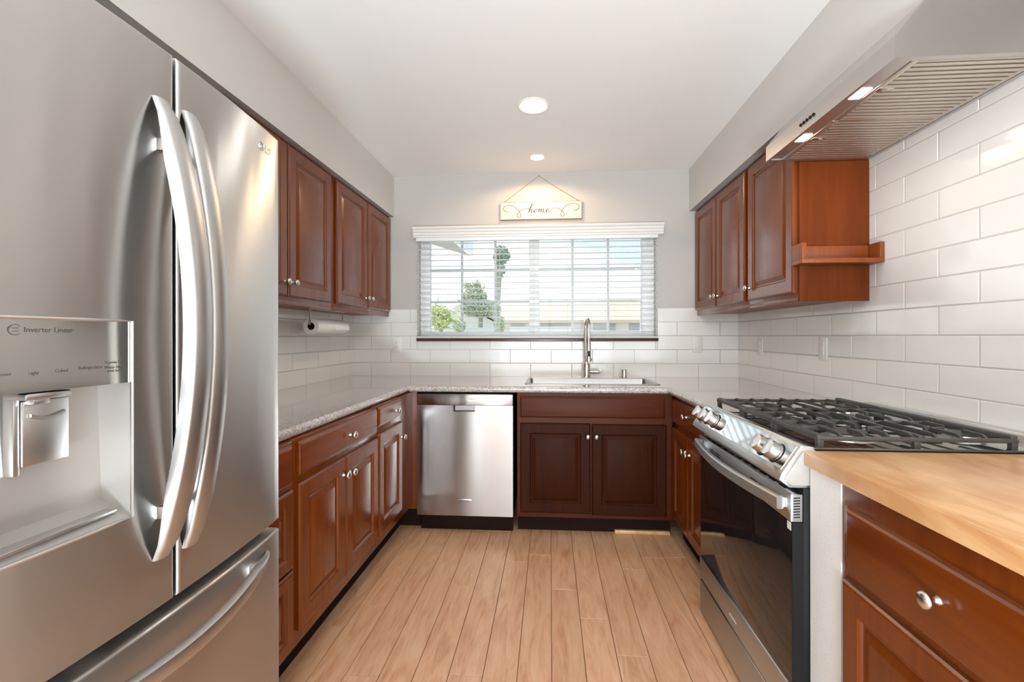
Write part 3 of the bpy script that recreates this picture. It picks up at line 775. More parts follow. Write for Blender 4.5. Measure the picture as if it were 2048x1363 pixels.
text('badge_text', 'KitchenAid', 0.0135, (-0.531, dy - 0.0022, 0.2055), (1, 0, 0), (0, -1, 0), 'ink', d_, 0.0002)

# ------------------------------------------------------------------ refrigerator
t = thing('refrigerator', (-1.15, 0.845, 0), 'tall stainless French-door refrigerator with ice and water dispenser at the left edge', 'refrigerator')
FY0, FYM, FY1 = 0.445, 0.852, 1.238
def fxs(y): return -0.738 - 0.026 * ((y - 0.852) / 0.39) ** 2
FB = -0.812
part('body', G().box(XL + 0.02, FB - 0.006, FY0 + 0.004, FY1 - 0.004, 0.02, 1.765, 0.004), 'fgrey', t)
part('grille', G().box(FB - 0.005, -0.775, FY0 + 0.01, FY1 - 0.01, 0.0006, 0.045), 'black', t)
def lin(a, b_, n): return [a + (b_ - a) * i / n for i in range(n + 1)]
RD = 0.007
def rnd_samples(a, b_, n, extra=()):
    s = [a, a + RD * .08, a + RD * .3, a + RD * .6, a + RD] + lin(a + RD, b_ - RD, n)[1:-1] + [b_ - RD, b_ - RD * .6, b_ - RD * .3, b_ - RD * .08, b_]
    return sorted(set(s) | set(extra))
def drop(v_, a, b_):
    d = min(v_ - a, b_ - v_)
    if d >= RD: return 0
    k = 1 - d / RD; return RD * (1 - math.sqrt(max(0, 1 - k * k)))
def fdoor(name, y0, y1, zz0, zz1, hole=None):
    ys = rnd_samples(y0, y1, 14, hole[:2] if hole else ()); zs = rnd_samples(zz0, zz1, 4, hole[2:] if hole else ())
    t_ = bmesh.new(); gr = [[t_.verts.new((fxs(y) - max(drop(y, y0, y1), drop(z, zz0, zz1)), y, z)) for z in zs] for y in ys]
    for i in range(len(ys) - 1):
        for j in range(len(zs) - 1):
            if hole and ys[i] >= hole[0] - 1e-6 and ys[i + 1] <= hole[1] + 1e-6 and zs[j] >= hole[2] - 1e-6 and zs[j + 1] <= hole[3] + 1e-6: continue
            t_.faces.new((gr[i][j], gr[i + 1][j], gr[i + 1][j + 1], gr[i][j + 1]))
    bnd = [gr[i][0] for i in range(len(ys))] + [gr[-1][j] for j in range(1, len(zs))] + [gr[i][-1] for i in range(len(ys) - 2, -1, -1)] + [gr[0][j] for j in range(len(zs) - 2, 0, -1)]
    bk_ = [t_.verts.new((FB, v_.co.y, v_.co.z)) for v_ in bnd]; n = len(bnd)
    for i in range(n): t_.faces.new((bnd[i], bk_[i], bk_[(i + 1) % n], bnd[(i + 1) % n]))
    t_.faces.new(bk_)
    return part(name, G().merge(t_), 'steel_fridge', t, None, 40)
HY0, HY1, HZ0, HZ1 = 0.482, 0.758, 0.908, 1.254
dl = fdoor('door', FY0, FYM - 0.004, 0.712, 1.780, (HY0, HY1, HZ0, HZ1))
dr = fdoor('door', FYM + 0.004, FY1, 0.712, 1.780)
fz = fdoor('freezer_drawer', FY0, FY1, 0.050, 0.686)
part('gasket', G().box(FB - 0.004, FB + 0.02, FYM - 0.0035, FYM + 0.0035, 0.714, 1.77).box(FB - 0.004, FB + 0.012, FY0 + .01, FY1 - .01, 0.688, 0.710), 'gasket', t)
# dispenser
zp = 1.146
def arcface(g_, y0, y1, za, zb, dx, thick, n=10):
    V, F = [], []
    ys = lin(y0, y1, n)
    for y in ys:
        V += [(fxs(y) + dx, y, za), (fxs(y) + dx, y, zb), (fxs(y) + dx - thick, y, zb), (fxs(y) + dx - thick, y, za)]
    for i in range(n):
        a, b_ = 4 * i, 4 * i + 4
        for k in range(4): F.append((a + k, a + (k + 1) % 4, b_ + (k + 1) % 4, b_ + k))
    F += [(0, 1, 2, 3), (4 * n, 4 * n + 1, 4 * n + 2, 4 * n + 3)]
    g_.quads(V, F); bmesh.ops.recalc_face_normals(g_.bm, faces=g_.bm.faces[:]); return g_
cp = part('control_panel', arcface(G(), HY0 + 0.001, HY1 - 0.001, zp, HZ1 - 0.001, -0.002, 0.02), 'dispanel', dl, None, 30)
cav = G(); xb_ = -0.806
yl = lin(HY0, HY1, 8)
V, F = [], []
for y in yl: V += [(fxs(y) - 0.001, y, HZ0), (fxs(y) - 0.001, y, zp)]
n8 = len(yl)
for y in yl: V += [(xb_ + 0.008, y, HZ0 + 0.03), (xb_, y, zp)]
for i in range(n8 - 1):
    a, b_ = 2 * i, 2 * i + 2; c, d = 2 * n8 + 2 * i, 2 * n8 + 2 * i + 2
    F += [(a, b_, d, c), (c, d, d + 1, c + 1), (a + 1, c + 1, d + 1, b_ + 1)]
F += [(0, 2 * n8, 2 * n8 + 1, 1), (2 * n8 - 2, 2 * n8 - 1, 4 * n8 - 1, 4 * n8 - 2)]
part('dispenser_cavity', cav.quads(V, F), 'cavity', dl, None, 20)
rim = [(fxs(HY0) , HY0, HZ0)] + [(fxs(y), y, HZ0) for y in yl[1:]] + [(fxs(HY1), HY1, HZ1)] + [(fxs(y), y, HZ1) for y in yl[::-1][1:]]
part('dispenser_rim', G().tube(rim, 0.0028, 6, True), 'satin', dl)
pd = part('paddle', G().box(-0.786, -0.780, 0.622, 0.688, 1.032, 1.130, 0.002).box(-0.802, -0.784, 0.613, 0.622, 1.02, 1.14, 0.002), 'satin', dl)
part('spout', G().box(-0.79, -0.752, 0.604, 0.668, 1.134, 1.144, 0.003).box(-0.784, -0.766, 0.625, 0.648, 1.125, 1.1345, 0.002), 'satin', dl)
part('paddle_grip', G().sweep([(-0.779, 0.630 + 0.048 * k / 8, 1.108 - 0.006 * math.sin(PI * k / 8)) for k in range(9)], (0, 0, 1), (1, 0, 0), [(-0.003, 0), (-0.002, 0.004), (0.002, 0.004), (0.003, 0)]), 'satin', pd)
part('tray', G().box(-0.80, -0.755, HY0 + 0.012, HY1 - 0.012, HZ0 + 0.012, HZ0 + 0.018, 0.002), 'satin', dl)
def ftxt(s, size, y, z, mat='ink', par=None):
    nrm = Vector((1, 0.052 * 2.6 * (y - 0.852) / 0.39 / 0.39 * 0.39, 0)).normalized()
    u = Vector((-nrm.y, nrm.x, 0))
    return text('panel_text', s, size, (fxs(y) - 0.0018, y, z), u, nrm, mat, par or cp, 0.0002)
ftxt('Inverter Linear', 0.0105, 0.632, 1.2365)
part('panel_emblem', G().tube([(fxs(0.59) - 0.0018, 0.5905 + 0.0075 * math.cos(a) * (1.1), 1.2365 + 0.0075 * math.sin(a)) for a in [2 * PI * k / 12 for k in range(12)]], 0.0005, 4, True).box(fxs(0.59) - 0.0022, fxs(0.59) - 0.0014, 0.587, 0.594, 1.2385, 1.2395).box(fxs(0.59) - 0.0022, fxs(0.59) - 0.0014, 0.587, 0.594, 1.234, 1.235), 'ink', cp)
ftxt('Light', 0.0065, 0.612, 1.1735); ftxt('Cubed', 0.0065, 0.648, 1.1745); ftxt('Refrigerator', 0.0075, 0.690, 1.1765)
ftxt('Dispenser', 0.006, 0.574, 1.1745); ftxt('Express Frz', 0.0065, 0.728, 1.183); ftxt('Water Filter', 0.0065, 0.728, 1.1745); ftxt('(Hold 3sec)', 0.005, 0.728, 1.1685)
# emblem on the right door
ly, lz = 1.160, 1.722
em = G().tube([(fxs(ly - 0.018) + 0.0008, ly - 0.018 + 0.011 * math.cos(a), lz + 0.002 + 0.011 * math.sin(a)) for a in [2 * PI * k / 20 for k in range(20)]], 0.0011, 5, True)
em.lathe([(0.0018, 0), (0.0018, 0.001)], (fxs(ly - 0.02) + 0.0003, ly - 0.022, lz + 0.006), (1, 0, 0), 8)
em.box(fxs(ly - .018) - 0.0003, fxs(ly - .018) + 0.001, ly - 0.0185, ly - 0.017, lz - 0.003, lz + 0.007).box(fxs(ly - .018) - 0.0003, fxs(ly - .018) + 0.001, ly - 0.0185, ly - 0.013, lz - 0.003, lz - 0.0018)
part('emblem', em, 'chrome', dr)
nrm = Vector((1, 0.104, 0)).normalized()
text('emblem', 'LG', 0.026, (fxs(ly + 0.014) + 0.0006, ly + 0.014, lz), (-nrm.y, nrm.x, 0), nrm, 'chrome', dr, 0.0008)
# handles
def vhandle(door_, yc, za, zb, bow):
    N = 28; pts = []; pf = []
    for k in range(N + 1):
        s_ = k / N; z = za + (zb - za) * s_
        off = 0.004 + bow * math.sin(PI * s_) ** 0.72
        pts.append((fxs(yc) + off, yc, z))
        e_ = min(1.0, 0.72 + 3 * min(s_, 1 - s_)); w = 0.0235 * e_; th = 0.020 * min(1, 0.25 + 5 * min(s_, 1 - s_))
        pf.append([(-w, -th), (-w, -0.003), (-w + 0.0025, 0.002), (-w + 0.006, 0.0042), (0, 0.0055), (w - 0.006, 0.0042), (w - 0.0025, 0.002), (w, -0.003), (w, -th)])
    h_ = part('handle', G().sweep(pts, (0, 1, 0), (1, 0, 0), pf), 'handle_steel', door_, None, 40)
    for s_ in (0.10, 0.90):
        z = za + (zb - za) * s_; off = 0.004 + bow * math.sin(PI * s_) ** 0.72
        part('handle_post', G().box(fxs(yc) - 0.001, fxs(yc) + off - 0.008, yc - 0.008, yc + 0.008, z - 0.012, z + 0.012, 0.003), 'steel', h_)
vhandle(dl, 0.815, 0.808, 1.676, 0.082)
vhandle(dr, 0.884, 0.800, 1.682, 0.066)
N = 28; pts = []; pf = []
for k in range(N + 1):
    s_ = k / N; y = FY0 + 0.07 + (1.165 - FY0 - 0.07) * s_
    off = 0.004 + 0.056 * math.sin(PI * s_) ** 0.7
    pts.append((fxs(y) + off, y, 0.652 - 0.018 * math.sin(PI * s_))); e_ = min(1.0, 0.3 + 5 * min(s_, 1 - s_)); w = 0.017 * e_; th = 0.016 * min(1, 0.25 + 5 * min(s_, 1 - s_))
    pf.append([(-w, -th), (-w, -0.004), (-w * 0.8, 0.0025), (0, 0.0055), (w * 0.8, 0.0025), (w, -0.004), (w, -th)])
hd = part('handle', G().sweep(pts, (0, 0, 1), (1, 0, 0), pf), 'handle_steel', fz, None, 40)
for y in (FY0 + 0.14, 1.10): part('handle_post', G().box(fxs(y) - 0.001, fxs(y) + 0.028, y - 0.015, y + 0.015, 0.634, 0.654, 0.003), 'satin', hd)

# ------------------------------------------------------------------ range
RY0, RY1 = 1.298, 2.066
t = thing('gas_range', (1.03, 1.68, 0), 'stainless steel gas range with black glass oven door on the right', 'stove')
part('body', G().box(0.690, XR - 0.012, RY0 + 0.001, RY1 - 0.001, 0.03, 0.810, 0.002).box(0.74, XR - 0.03, RY0 + 0.03, RY1 - 0.03, 0.0006, 0.03), 'black', t)
pp = [(0.722, 0.918), (0.713, 0.924), (0.685, 0.926), (0.633, 0.849), (0.627, 0.833), (0.654, 0.811), (0.722, 0.811)]
cpn = part('control_panel', G().prism(pp, 'y', RY0, RY1, 0.0015), 'steel_y', t)
A_, B_ = Vector((0.685, 0, 0.926)), Vector((0.633, 0, 0.849)); sdir = (B_ - A_).normalized(); ndir = Vector((sdir.z, 0, -sdir.x)); ndir = ndir if ndir.x < 0 else -ndir
L = (B_ - A_).length
g_ = G(); V = []
for (s_, y) in ((0.008, RY0 + 0.014), (0.008, RY1 - 0.014), (L - 0.010, RY1 - 0.014), (L - 0.010, RY0 + 0.014)):
    p = A_ + sdir * s_; V.append((p.x + ndir.x * 0.0012, y, p.z + ndir.z * 0.0012))
for (s_, y) in ((0.007, RY0 + 0.013), (0.007, RY1 - 0.013), (L - 0.009, RY1 - 0.013), (L - 0.009, RY0 + 0.013)):
    p = A_ + sdir * s_; V.append((p.x - ndir.x * 0.001, y, p.z - ndir.z * 0.001))
part('display_glass', g_.quads(V, [(0, 1, 2, 3), (0, 1, 5, 4), (1, 2, 6, 5), (2, 3, 7, 6), (3, 0, 4, 7), (4, 5, 6, 7)]), 'chrome', cpn, None, 0)
part('side_cover', G().prism([(0.712, 0.915), (0.690, 0.912), (0.642, 0.843), (0.640, 0.832), (0.658, 0.818), (0.712, 0.818)], 'y', RY0 - 0.0025, RY0, 0.0008), 'side_grey', cpn)
for ky in (2.022, 1.945, 1.868, 1.452, 1.374):
    p = A_ + sdir * (L * 0.52); o_ = Vector((p.x, ky, p.z))
    k_ = part('knob', G().lathe([(0.028, 0.001), (0.028, 0.007), (0.0255, 0.009), (0.0245, 0.030), (0.022, 0.034), (0, 0.0345)], o_, ndir, 28), 'knob_steel', cpn)
    b2 = bmesh.new(); bmesh.ops.create_cube(b2, size=1)
    bmesh.ops.bevel(b2, geom=b2.edges[:], offset=0.12, segments=2, affect='EDGES')
    M_ = Matrix.Translation(o_ + ndir * 0.037) @ Matrix(((sdir.x, 0, ndir.x, 0), (0, 1, 0, 0), (sdir.z, 0, ndir.z, 0), (0, 0, 0, 1))) @ Matrix.Diagonal((0.046, 0.012, 0.010, 1))
    part('knob_grip', G().merge(b2, M_), 'knob_steel', k_)
    part('knob_ring', G().lathe([(0.031, 0.0002), (0.031, 0.0022), (0.028, 0.0024)], o_, ndir, 28), 'black', k_)
# door
dz0, dz1 = 0.166, 0.716
part('oven_door', G().box(0.662, 0.6885, RY0 + 0.0005, RY1 - 0.0005, 0.262, 0.716, 0.002), 'ovenglass', t)
od = t.children[-1]
part('door_rail', G().box(0.657, 0.6885, RY0, RY1, 0.717, 0.793, 0.0025), 'steel_y', od)
dr_ = od.children[-1]
for k in range(8): part('vent_slot', G().prism([(0.664, 0.728 + 0.0075 * k), (0.681, 0.7295 + 0.0075 * k), (0.681, 0.7325 + 0.0075 * k), (0.664, 0.731 + 0.0075 * k)], 'y', RY0 - 0.0006, RY0 + 0.002), 'black', dr_)
for k in range(11):
    y = RY0 + 0.05 + k * 0.061; part('vent_slot', G().box(0.666, 0.672, y, y + 0.040, 0.7925, 0.7936), 'black', dr_)
for y in (1.44, 1.50, 1.82, 1.88):
    for z in (0.742, 0.751, 0.760): part('vent_slot', G().box(0.6564, 0.658, y, y + 0.05, z, z + 0.0035), 'black', dr_)
part('lower_trim', G().box(0.658, 0.6885, RY0 + 0.0005, RY1 - 0.0005, 0.170, 0.2612, 0.002), 'steel_y', od)
text('trim_text', 'SAMSUNG', 0.014, (0.6575, 1.70, 0.205), (0, -1, 0), (-1, 0, 0), 'ink_light', od.children[-1], 0.0002)
part('side_trim', G().box(0.660, 0.690, RY0 - 0.0015, RY0 + 0.0003, 0.262, 0.715), 'black', od)
tg = part('sticker', G().box(0.6612, 0.662, 1.306, 1.326, 0.690, 0.712), 'white', od)
N = 30; pts = []; pf = []
for k in range(N + 1):
    s_ = k / N; y = RY0 + 0.022 + (RY1 - RY0 - 0.044) * s_; bw = min(1, s_ / 0.05, (1 - s_) / 0.05)
    pts.append((0.640 - 0.036 * math.sin(PI * s_), y, 0.762))
pf = [(-0.016, 0.008), (-0.018, 0.004), (-0.018, -0.006), (-0.014, -0.010), (0.014, -0.010), (0.018, -0.006), (0.018, 0.004), (0.016, 0.008)]
hd = part('handle', G().sweep(pts, (0, 0, 1), (1, 0, 0), pf), 'steel_y', od, None, 40)
for y in (RY0 + 0.036, RY1 - 0.036): part('handle_post', G().box(0.640, 0.6575, y - 0.012, y + 0.012, 0.748, 0.776, 0.003), 'steel_y', hd)
part('storage_drawer', G().box(0.660, 0.689, RY0 + 0.0005, RY1 - 0.0005, 0.022, 0.158, 0.003), 'steel_y', t)
# cooktop
g_ = G().box(0.716, 1.372, RY0 - 0.001, RY1 + 0.001, 0.9145, 0.9225, 0.003)
ct = part('cooktop', g_, 'enamel', t)
part('rear_trim', G().box(1.345, 1.400, RY0 + 0.002, RY1 - 0.002, 0.811, 0.942, 0.004), 'steel_y', t)
BUR = [(0.885, 1.425, 0.045), (1.205, 1.425, 0.035), (1.04, 1.682, 0.05), (0.885, 1.94, 0.045), (1.205, 1.94, 0.035)]
for bx, by, br in BUR:
    bb = part('burner', G().lathe([(br + 0.028, 0), (br + 0.026, 0.003), (br + 0.006, 0.004), (br, 0.006), (br, 0.014), (br - 0.004, 0.016)], (bx, by, 0.9225), (0, 0, 1), 28), 'satin', ct)
    part('burner_cap', G().lathe([(br + 0.003, 0), (br + 0.004, 0.003), (br, 0.007), (0, 0.008)], (bx, by, 0.9388), (0, 0, 1), 28), 'iron', bb)
GX0, GX1 = 0.730, 1.245; gz = 0.958
for gi in range(3):
    y0 = RY0 + 0.006 + gi * 0.2535; y1 = y0 + 0.2495
    g_ = G()
    def bar(x0, x1, ya, yb, za, zb, bv=0.003): g_.box(x0, x1, ya, yb, za, zb, bv, 2)
    bar(GX0 + 0.001, GX0 + 0.022, y0 + 0.002, y1 - 0.002, gz - 0.020, gz - 0.002, 0.005); bar(GX1 - 0.02, GX1 - 0.001, y0 + 0.002, y1 - 0.002, gz - 0.020, gz + 0.002, 0.004)
    bar(GX0, GX1, y0, y0 + 0.011, gz - 0.019, gz - 0.007); bar(GX0, GX1, y1 - 0.011, y1, gz - 0.019, gz - 0.007)
    for k in range(7):
        x = 0.803 + 0.0625 * k
        cut_ = [b_ for b_ in BUR if y0 < b_[1] < y1 and abs(b_[0] - x) < 0.045]
        pr = [(y0 + 0.006, gz - 0.014), (y0 + 0.03, gz), (y1 - 0.03, gz), (y1 - 0.006, gz - 0.014), (y1 - 0.006, gz - 0.017), (y1 - 0.032, gz - 0.009), (y0 + 0.032, gz - 0.009), (y0 + 0.006, gz - 0.017)]
        if cut_:
            c_ = cut_[0][1]
            for pr in ([(y0 + 0.006, gz - 0.014), (y0 + 0.03, gz), (c_ - 0.032, gz), (c_ - 0.032, gz - 0.010), (y0 + 0.034, gz - 0.010), (y0 + 0.006, gz - 0.017)],
                       [(y1 - 0.006, gz - 0.014), (y1 - 0.03, gz), (c_ + 0.032, gz), (c_ + 0.032, gz - 0.010), (y1 - 0.034, gz - 0.010), (y1 - 0.006, gz - 0.017)]):
                g_.prism(pr, 'x', x - 0.0038, x + 0.0038)
        else:
            g_.prism([(a, b_) for a, b_ in pr], 'x', x - 0.0038, x + 0.0038)
    ym = (y0 + y1) / 2
    for xa, xb in ((GX0 + 0.02, 0.83), (0.94, 0.985), (1.10, 1.155), (1.255 - 0.02, 1.245)):
        if xb - xa > 0.01: bar(xa, xb, ym - 0.005, ym + 0.005, gz - 0.014, gz - 0.001, 0.001)
    bar(1.0 - 0.006, 1.0 + 0.006, y0 + 0.002, y0 + 0.07, gz - 0.016, gz - 0.001, 0.001); bar(1.0 - 0.006, 1.0 + 0.006, y1 - 0.07, y1 - 0.002, gz - 0.016, gz - 0.001, 0.001)
    for x in (GX0 + 0.01, 0.99, GX1 - 0.01):
        for y in (y0 + 0.008, y1 - 0.008): bar(x - 0.008, x + 0.008, y - 0.007, y + 0.007, 0.9222, gz - 0.016, 0.001)
    part('grate', g_, 'iron', ct)

# ------------------------------------------------------------------ range hood
HY_0, HY_1 = 1.341, 2.104
t = thing('range_hood', (1.2, 1.72, 2.0), 'stainless steel under-soffit range hood with two lit lamps above the stove', 'range hood')
hp = [(0.960, 2.000), (0.960, 2.064), (1.036, 2.158), (1.060, ZS - 0.001), (XR - 0.010, ZS - 0.001), (XR - 0.010, 2.000), (XR - 0.024, 2.000), (XR - 0.024, 2.018), (0.972, 2.018), (0.972, 2.000)]
part('canopy', G().prism(hp, 'y', HY_0 + 0.02, HY_1 - 0.02).prism([(0.960, 2.000), (0.960, 2.064), (1.036, 2.158), (1.060, ZS - 0.001), (XR - 0.010, ZS - 0.001), (XR - 0.010, 2.000)], 'y', HY_0, HY_0 + 0.02).prism([(0.960, 2.000), (0.960, 2.064), (1.036, 2.158), (1.060, ZS - 0.001), (XR - 0.010, ZS - 0.001), (XR - 0.010, 2.000)], 'y', HY_1 - 0.02, HY_1), 'hood_steel', t)
part('lamp_strip', G().box(0.973, 1.018, HY_0 + 0.021, HY_1 - 0.021, 2.003, 2.0175), 'hood_steel', t)
ls_ = t.children[-1]
ym = (HY_0 + HY_1) / 2
for ya, yb in ((HY_0 + 0.022, ym - 0.001), (ym + 0.001, HY_1 - 0.022)):
    part('rib_gap_shade', G().box(1.019, XR - 0.026, ya, yb, 2.0105, 2.0175), 'gasket', t, None, 0)  # dark sheet standing in for the shade between the ribs
    g_ = G().box(1.019, 1.040, ya, yb, 2.0005, 2.0105, 0.001).box(XR - 0.040, XR - 0.026, ya, yb, 2.0005, 2.0105, 0.001)
    g_.box(1.040, XR - 0.040, ya, ya + 0.008, 2.0005, 2.0105).box(1.040, XR - 0.040, yb - 0.008, yb, 2.0005, 2.0105)
    n = 15; st = (yb - ya - 0.016) / n
    for k in range(n):
        y = ya + 0.008 + st * k
        g_.prism([(y + st * 0.30, 2.009), (y + st * 0.34, 2.0015), (y + st * 0.50, 2.0003), (y + st * 0.86, 2.0003), (y + st, 2.0015), (y + st, 2.009)], 'x', 1.0405, XR - 0.0405)
    ff = part('grease_filter', g_, 'filter', t, None, 25)
    yc = (ya + yb) / 2 - 0.03
    part('latch', G().box(1.026, 1.075, yc - 0.012, yc + 0.012, 1.9985, 2.0002, 0.0005).box(1.055, 1.068, yc - 0.002, yc + 0.002, 1.9965, 1.9984), 'nickel', ff)
for ly_ in (1.540, 1.868):
    l_ = part('lamp', G().box(0.978, 1.012, ly_ - 0.032, ly_ + 0.032, 2.0012, 2.0028, 0.0005), 'bulb_hood', ls_)
    so = lamp('hood_light', 'AREA', (0.996, ly_, 1.9985), (0, 0, 0), 0.55, (1, 0.92, 0.82), shape='RECTANGLE', size=0.03, size_y=0.06)
for k in range(5):
    y = 1.735 + 0.021 * k
    part('button', G().lathe([(0.006, 0), (0.006, 0.004), (0.004, 0.005), (0, 0.005)], (0.960, y, 2.032), (-1, 0, 0), 12), 'black', t)

# ------------------------------------------------------------------ recessed ceiling lights
def can(y, x, lab, warm, r=0.085, group=None, watt=6.0):
    t = thing('ceiling_light', (x, y, ZC), lab, 'ceiling light', 'recessed ceiling lights')
    part('trim_ring', G().lathe([(r, -0.0002), (r, -0.004), (r - 0.006, -0.006), (r - 0.016, -0.003), (r - 0.018, -0.0006)], (x, y, ZC), (0, 0, 1), 40, False), 'trimwhite', t)
    part('diffuser', G().lathe([(0, -0.0014), (r - 0.020, -0.0014), (r - 0.019, -0.0004)], (x, y, ZC), (0, 0, 1), 40), 'bulb_warm' if warm else 'bulb', t)
    lamp('can_light', 'SPOT', (x, y, ZC - 0.012), (0, 0, 0), watt, (1, 0.70, 0.42) if warm else (1, 0.93, 0.84), spot_size=math.radians(165 if warm else 150), spot_blend=0.3 if warm else 0.6, shadow_soft_size=0.05)
can(2.488, -0.088, 'larger recessed round ceiling light in the middle of the ceiling', False, 0.088, watt=9)
can(3.207, -0.088, 'smaller recessed ceiling light close to the window wall above the home sign', True, 0.062, watt=12)
can(-0.6, -0.088, 'added unseen ceiling light behind the viewer', False, 0.088, watt=9)  # added lamp out of view, evens out the room light

# ------------------------------------------------------------------ wall sign
t = thing('wall_sign', (-0.07, D - 0.012, 2.122), 'white distressed wooden sign reading home, hung by twine above the window', 'sign')
bx0, bx1, bz0, bz1, by = -0.380, 0.243, 2.124, 2.256, D - 0.022
part('board', G().box(bx0, bx1, by, D - 0.003, bz0, bz1, 0.003), 'signwhite', t)
part('worn_edge', G().box(bx0 - 0.002, bx1 + 0.002, by + 0.004, D - 0.004, bz0 - 0.003, bz0 + 0.002).box(bx0 + 0.01, bx1 - 0.01, by + 0.003, D - 0.004, bz1 - 0.001, bz1 + 0.002).box(bx1 - 0.001, bx1 + 0.003, by + 0.004, D - 0.004, bz0, bz1), 'signedge', t)
part('twine', G().tube([(bx0 + 0.022, D - 0.012, bz1 + 0.001), (-0.20, D - 0.009, 2.376), (-0.083, D - 0.006, 2.462)], 0.0018, 6).tube([(bx1 - 0.014, D - 0.012, bz1 + 0.001), (0.06, D - 0.009, 2.363), (-0.083, D - 0.006, 2.462)], 0.0018, 6), 'twine', t)
part('nail', G().cyl((-0.083, D, 2.461), (0, -1, 0), 0.002, 0.012, 8).cyl((-0.083, D - 0.012, 2.461), (0, -1, 0), 0.004, 0.0015, 10), 'nickel', t)
def smooth_path(P, n=8):
    out = []
    for i in range(len(P) - 1):
        p0, p1, p2, p3 = [Vector(P[max(0, min(len(P) - 1, i + k))]) for k in (-1, 0, 1, 2)]
        for k in range(n):
            s_ = k / n
            out.append(0.5 * ((2 * p1) + (-p0 + p2) * s_ + (2 * p0 - 5 * p1 + 4 * p2 - p3) * s_ ** 2 + (-p0 + 3 * p1 - 3 * p2 + p3) * s_ ** 3))
    out.append(Vector(P[-1])); return out
sx_ = (bx1 - bx0) / (1868 - 210); sz_ = (bz1 - bz0) / (1100 - 760)
def cv(p): return (bx0 + (p[0] - 210) * sx_, by - 0.0004, bz1 - (p[1] - 760) * sz_)
strokes = [
 ([(360, 955), (300, 930), (268, 885), (300, 840), (380, 820), (470, 838), (540, 890), (600, 950), (626, 1005), (618, 1050), (588, 1066), (558, 1040), (560, 990), (602, 942), (670, 905), (735, 892), (790, 890)], 2.6, 0),
 ([(760, 905), (830, 880), (876, 820), (882, 795), (860, 795), (832, 850), (806, 920), (788, 970)], 3, 1),
 ([(796, 955), (826, 912), (850, 898), (856, 910), (842, 950), (846, 970), (872, 958), (895, 938)], 3, 1),
 ([(936, 905), (908, 920), (900, 950), (916, 970), (942, 955), (952, 925), (938, 905), (955, 915), (985, 912)], 3, 1),
 ([(985, 912), (1000, 900), (1003, 915), (990, 968)], 3, 1),
 ([(993, 950), (1022, 910), (1046, 900), (1048, 915), (1036, 968)], 3, 1),
 ([(1040, 950), (1068, 910), (1092, 900), (1098, 912), (1084, 955), (1092, 970), (1120, 955), (1150, 935)], 3, 1),
 ([(1150, 940), (1186, 928), (1204, 908), (1188, 900), (1160, 920), (1150, 952), (1168, 972), (1200, 964), (1240, 932)], 3, 1),
 ([(1225, 945), (1268, 898), (1340, 890), (1410, 905), (1470, 945), (1506, 992), (1510, 1030), (1480, 1053), (1446, 1040), (1442, 1000), (1482, 920), (1552, 850), (1640, 812), (1722, 804), (1785, 832), (1812, 872), (1796, 915), (1752, 938), (1700, 940)], 2.6, 0)]
g_ = G()
for P, w, thick in strokes:
    pth = smooth_path([(p[0], p[1], 0) for p in P], 7)
    rs = []
    for i, p in enumerate(pth):
        q = pth[min(i + 1, len(pth) - 1)] - pth[max(i - 1, 0)]
        dn = abs(q.y) / (q.length + 1e-6)
        rs.append(0.0015 + (0.0030 * max(0, dn - 0.35) * (1 if q.y > 0 else 0.35) if thick else 0.0004 * dn))
    g_.tube([cv(p) for p in pth], rs, 6)
part('lettering', g_, 'ink_brown', t)

# ------------------------------------------------------------------ outlets and switches
def plate(name, o, u, n, lab, cat, kind, grp):
    u = Vector(u); n = Vector(n); o = Vector(o)
    t = thing(name, o, lab, cat, grp)
    def lb(a0, a1, z0, z1, n0, n1, b_=0.001):
        p, q = o + u * a0 + n * n0, o + u * a1 + n * n1
        return (min(p.x, q.x), max(p.x, q.x), min(p.y, q.y), max(p.y, q.y), o.z + z0, o.z + z1, b_)
    part('cover_plate', G().box(*lb(-0.036, 0.036, -0.058, 0.058, 0.0, 0.006, 0.002)), 'white', t)
    part('insert', G().box(*lb(-0.0165, 0.0165, -0.033, 0.033, 0.006, 0.009, 0.0012)), 'white', t)
    g_ = G()
    if kind == 'outlet':
        for zz in (-0.018, 0.018):
            g_.box(*lb(-0.007, -0.0045, zz, zz + 0.008, 0.0088, 0.0094, 0)).box(*lb(0.0045, 0.007, zz, zz + 0.007, 0.0088, 0.0094, 0)).box(*lb(-0.002, 0.002, zz - 0.008, zz - 0.004, 0.0088, 0.0094, 0))
        part('slots', g_, 'ink' if n.y else 'muntin', t)
    else:
        part('rocker', G().box(*lb(-0.0145, 0.0145, -0.030, 0.030, 0.0088, 0.0115, 0.001)), 'white', t)
    g2 = G()
    for zz in (-0.047, 0.047):
        c_ = o + n * 0.006 + Vector((0, 0, zz)); g2.cyl(c_, n, 0.003, 0.0008, 10)
    part('screws', g2, 'white', t)
TF = 0.0075
plate('wall_outlet', (-1.203, D - TF, 1.158), (1, 0, 0), (0, -1, 0), 'white duplex outlet on the tiled wall left of the window', 'outlet', 'outlet', 'wall plates')
plate('light_switch', (1.106, D - TF, 1.159), (1, 0, 0), (0, -1, 0), 'white rocker light switch on the tiled wall right of the window', 'light switch', 'switch', 'wall plates')
plate('light_switch', (XR - TF, 3.155, 1.153), (0, 1, 0), (-1, 0, 0), 'white switch plate on the right tile wall nearest the back corner', 'light switch', 'switch', 'wall plates')
plate('wall_outlet', (XR - TF, 2.452, 1.160), (0, 1, 0), (-1, 0, 0), 'white outlet on the right tile wall under the single-door wall cabinet', 'outlet', 'outlet', 'wall plates')

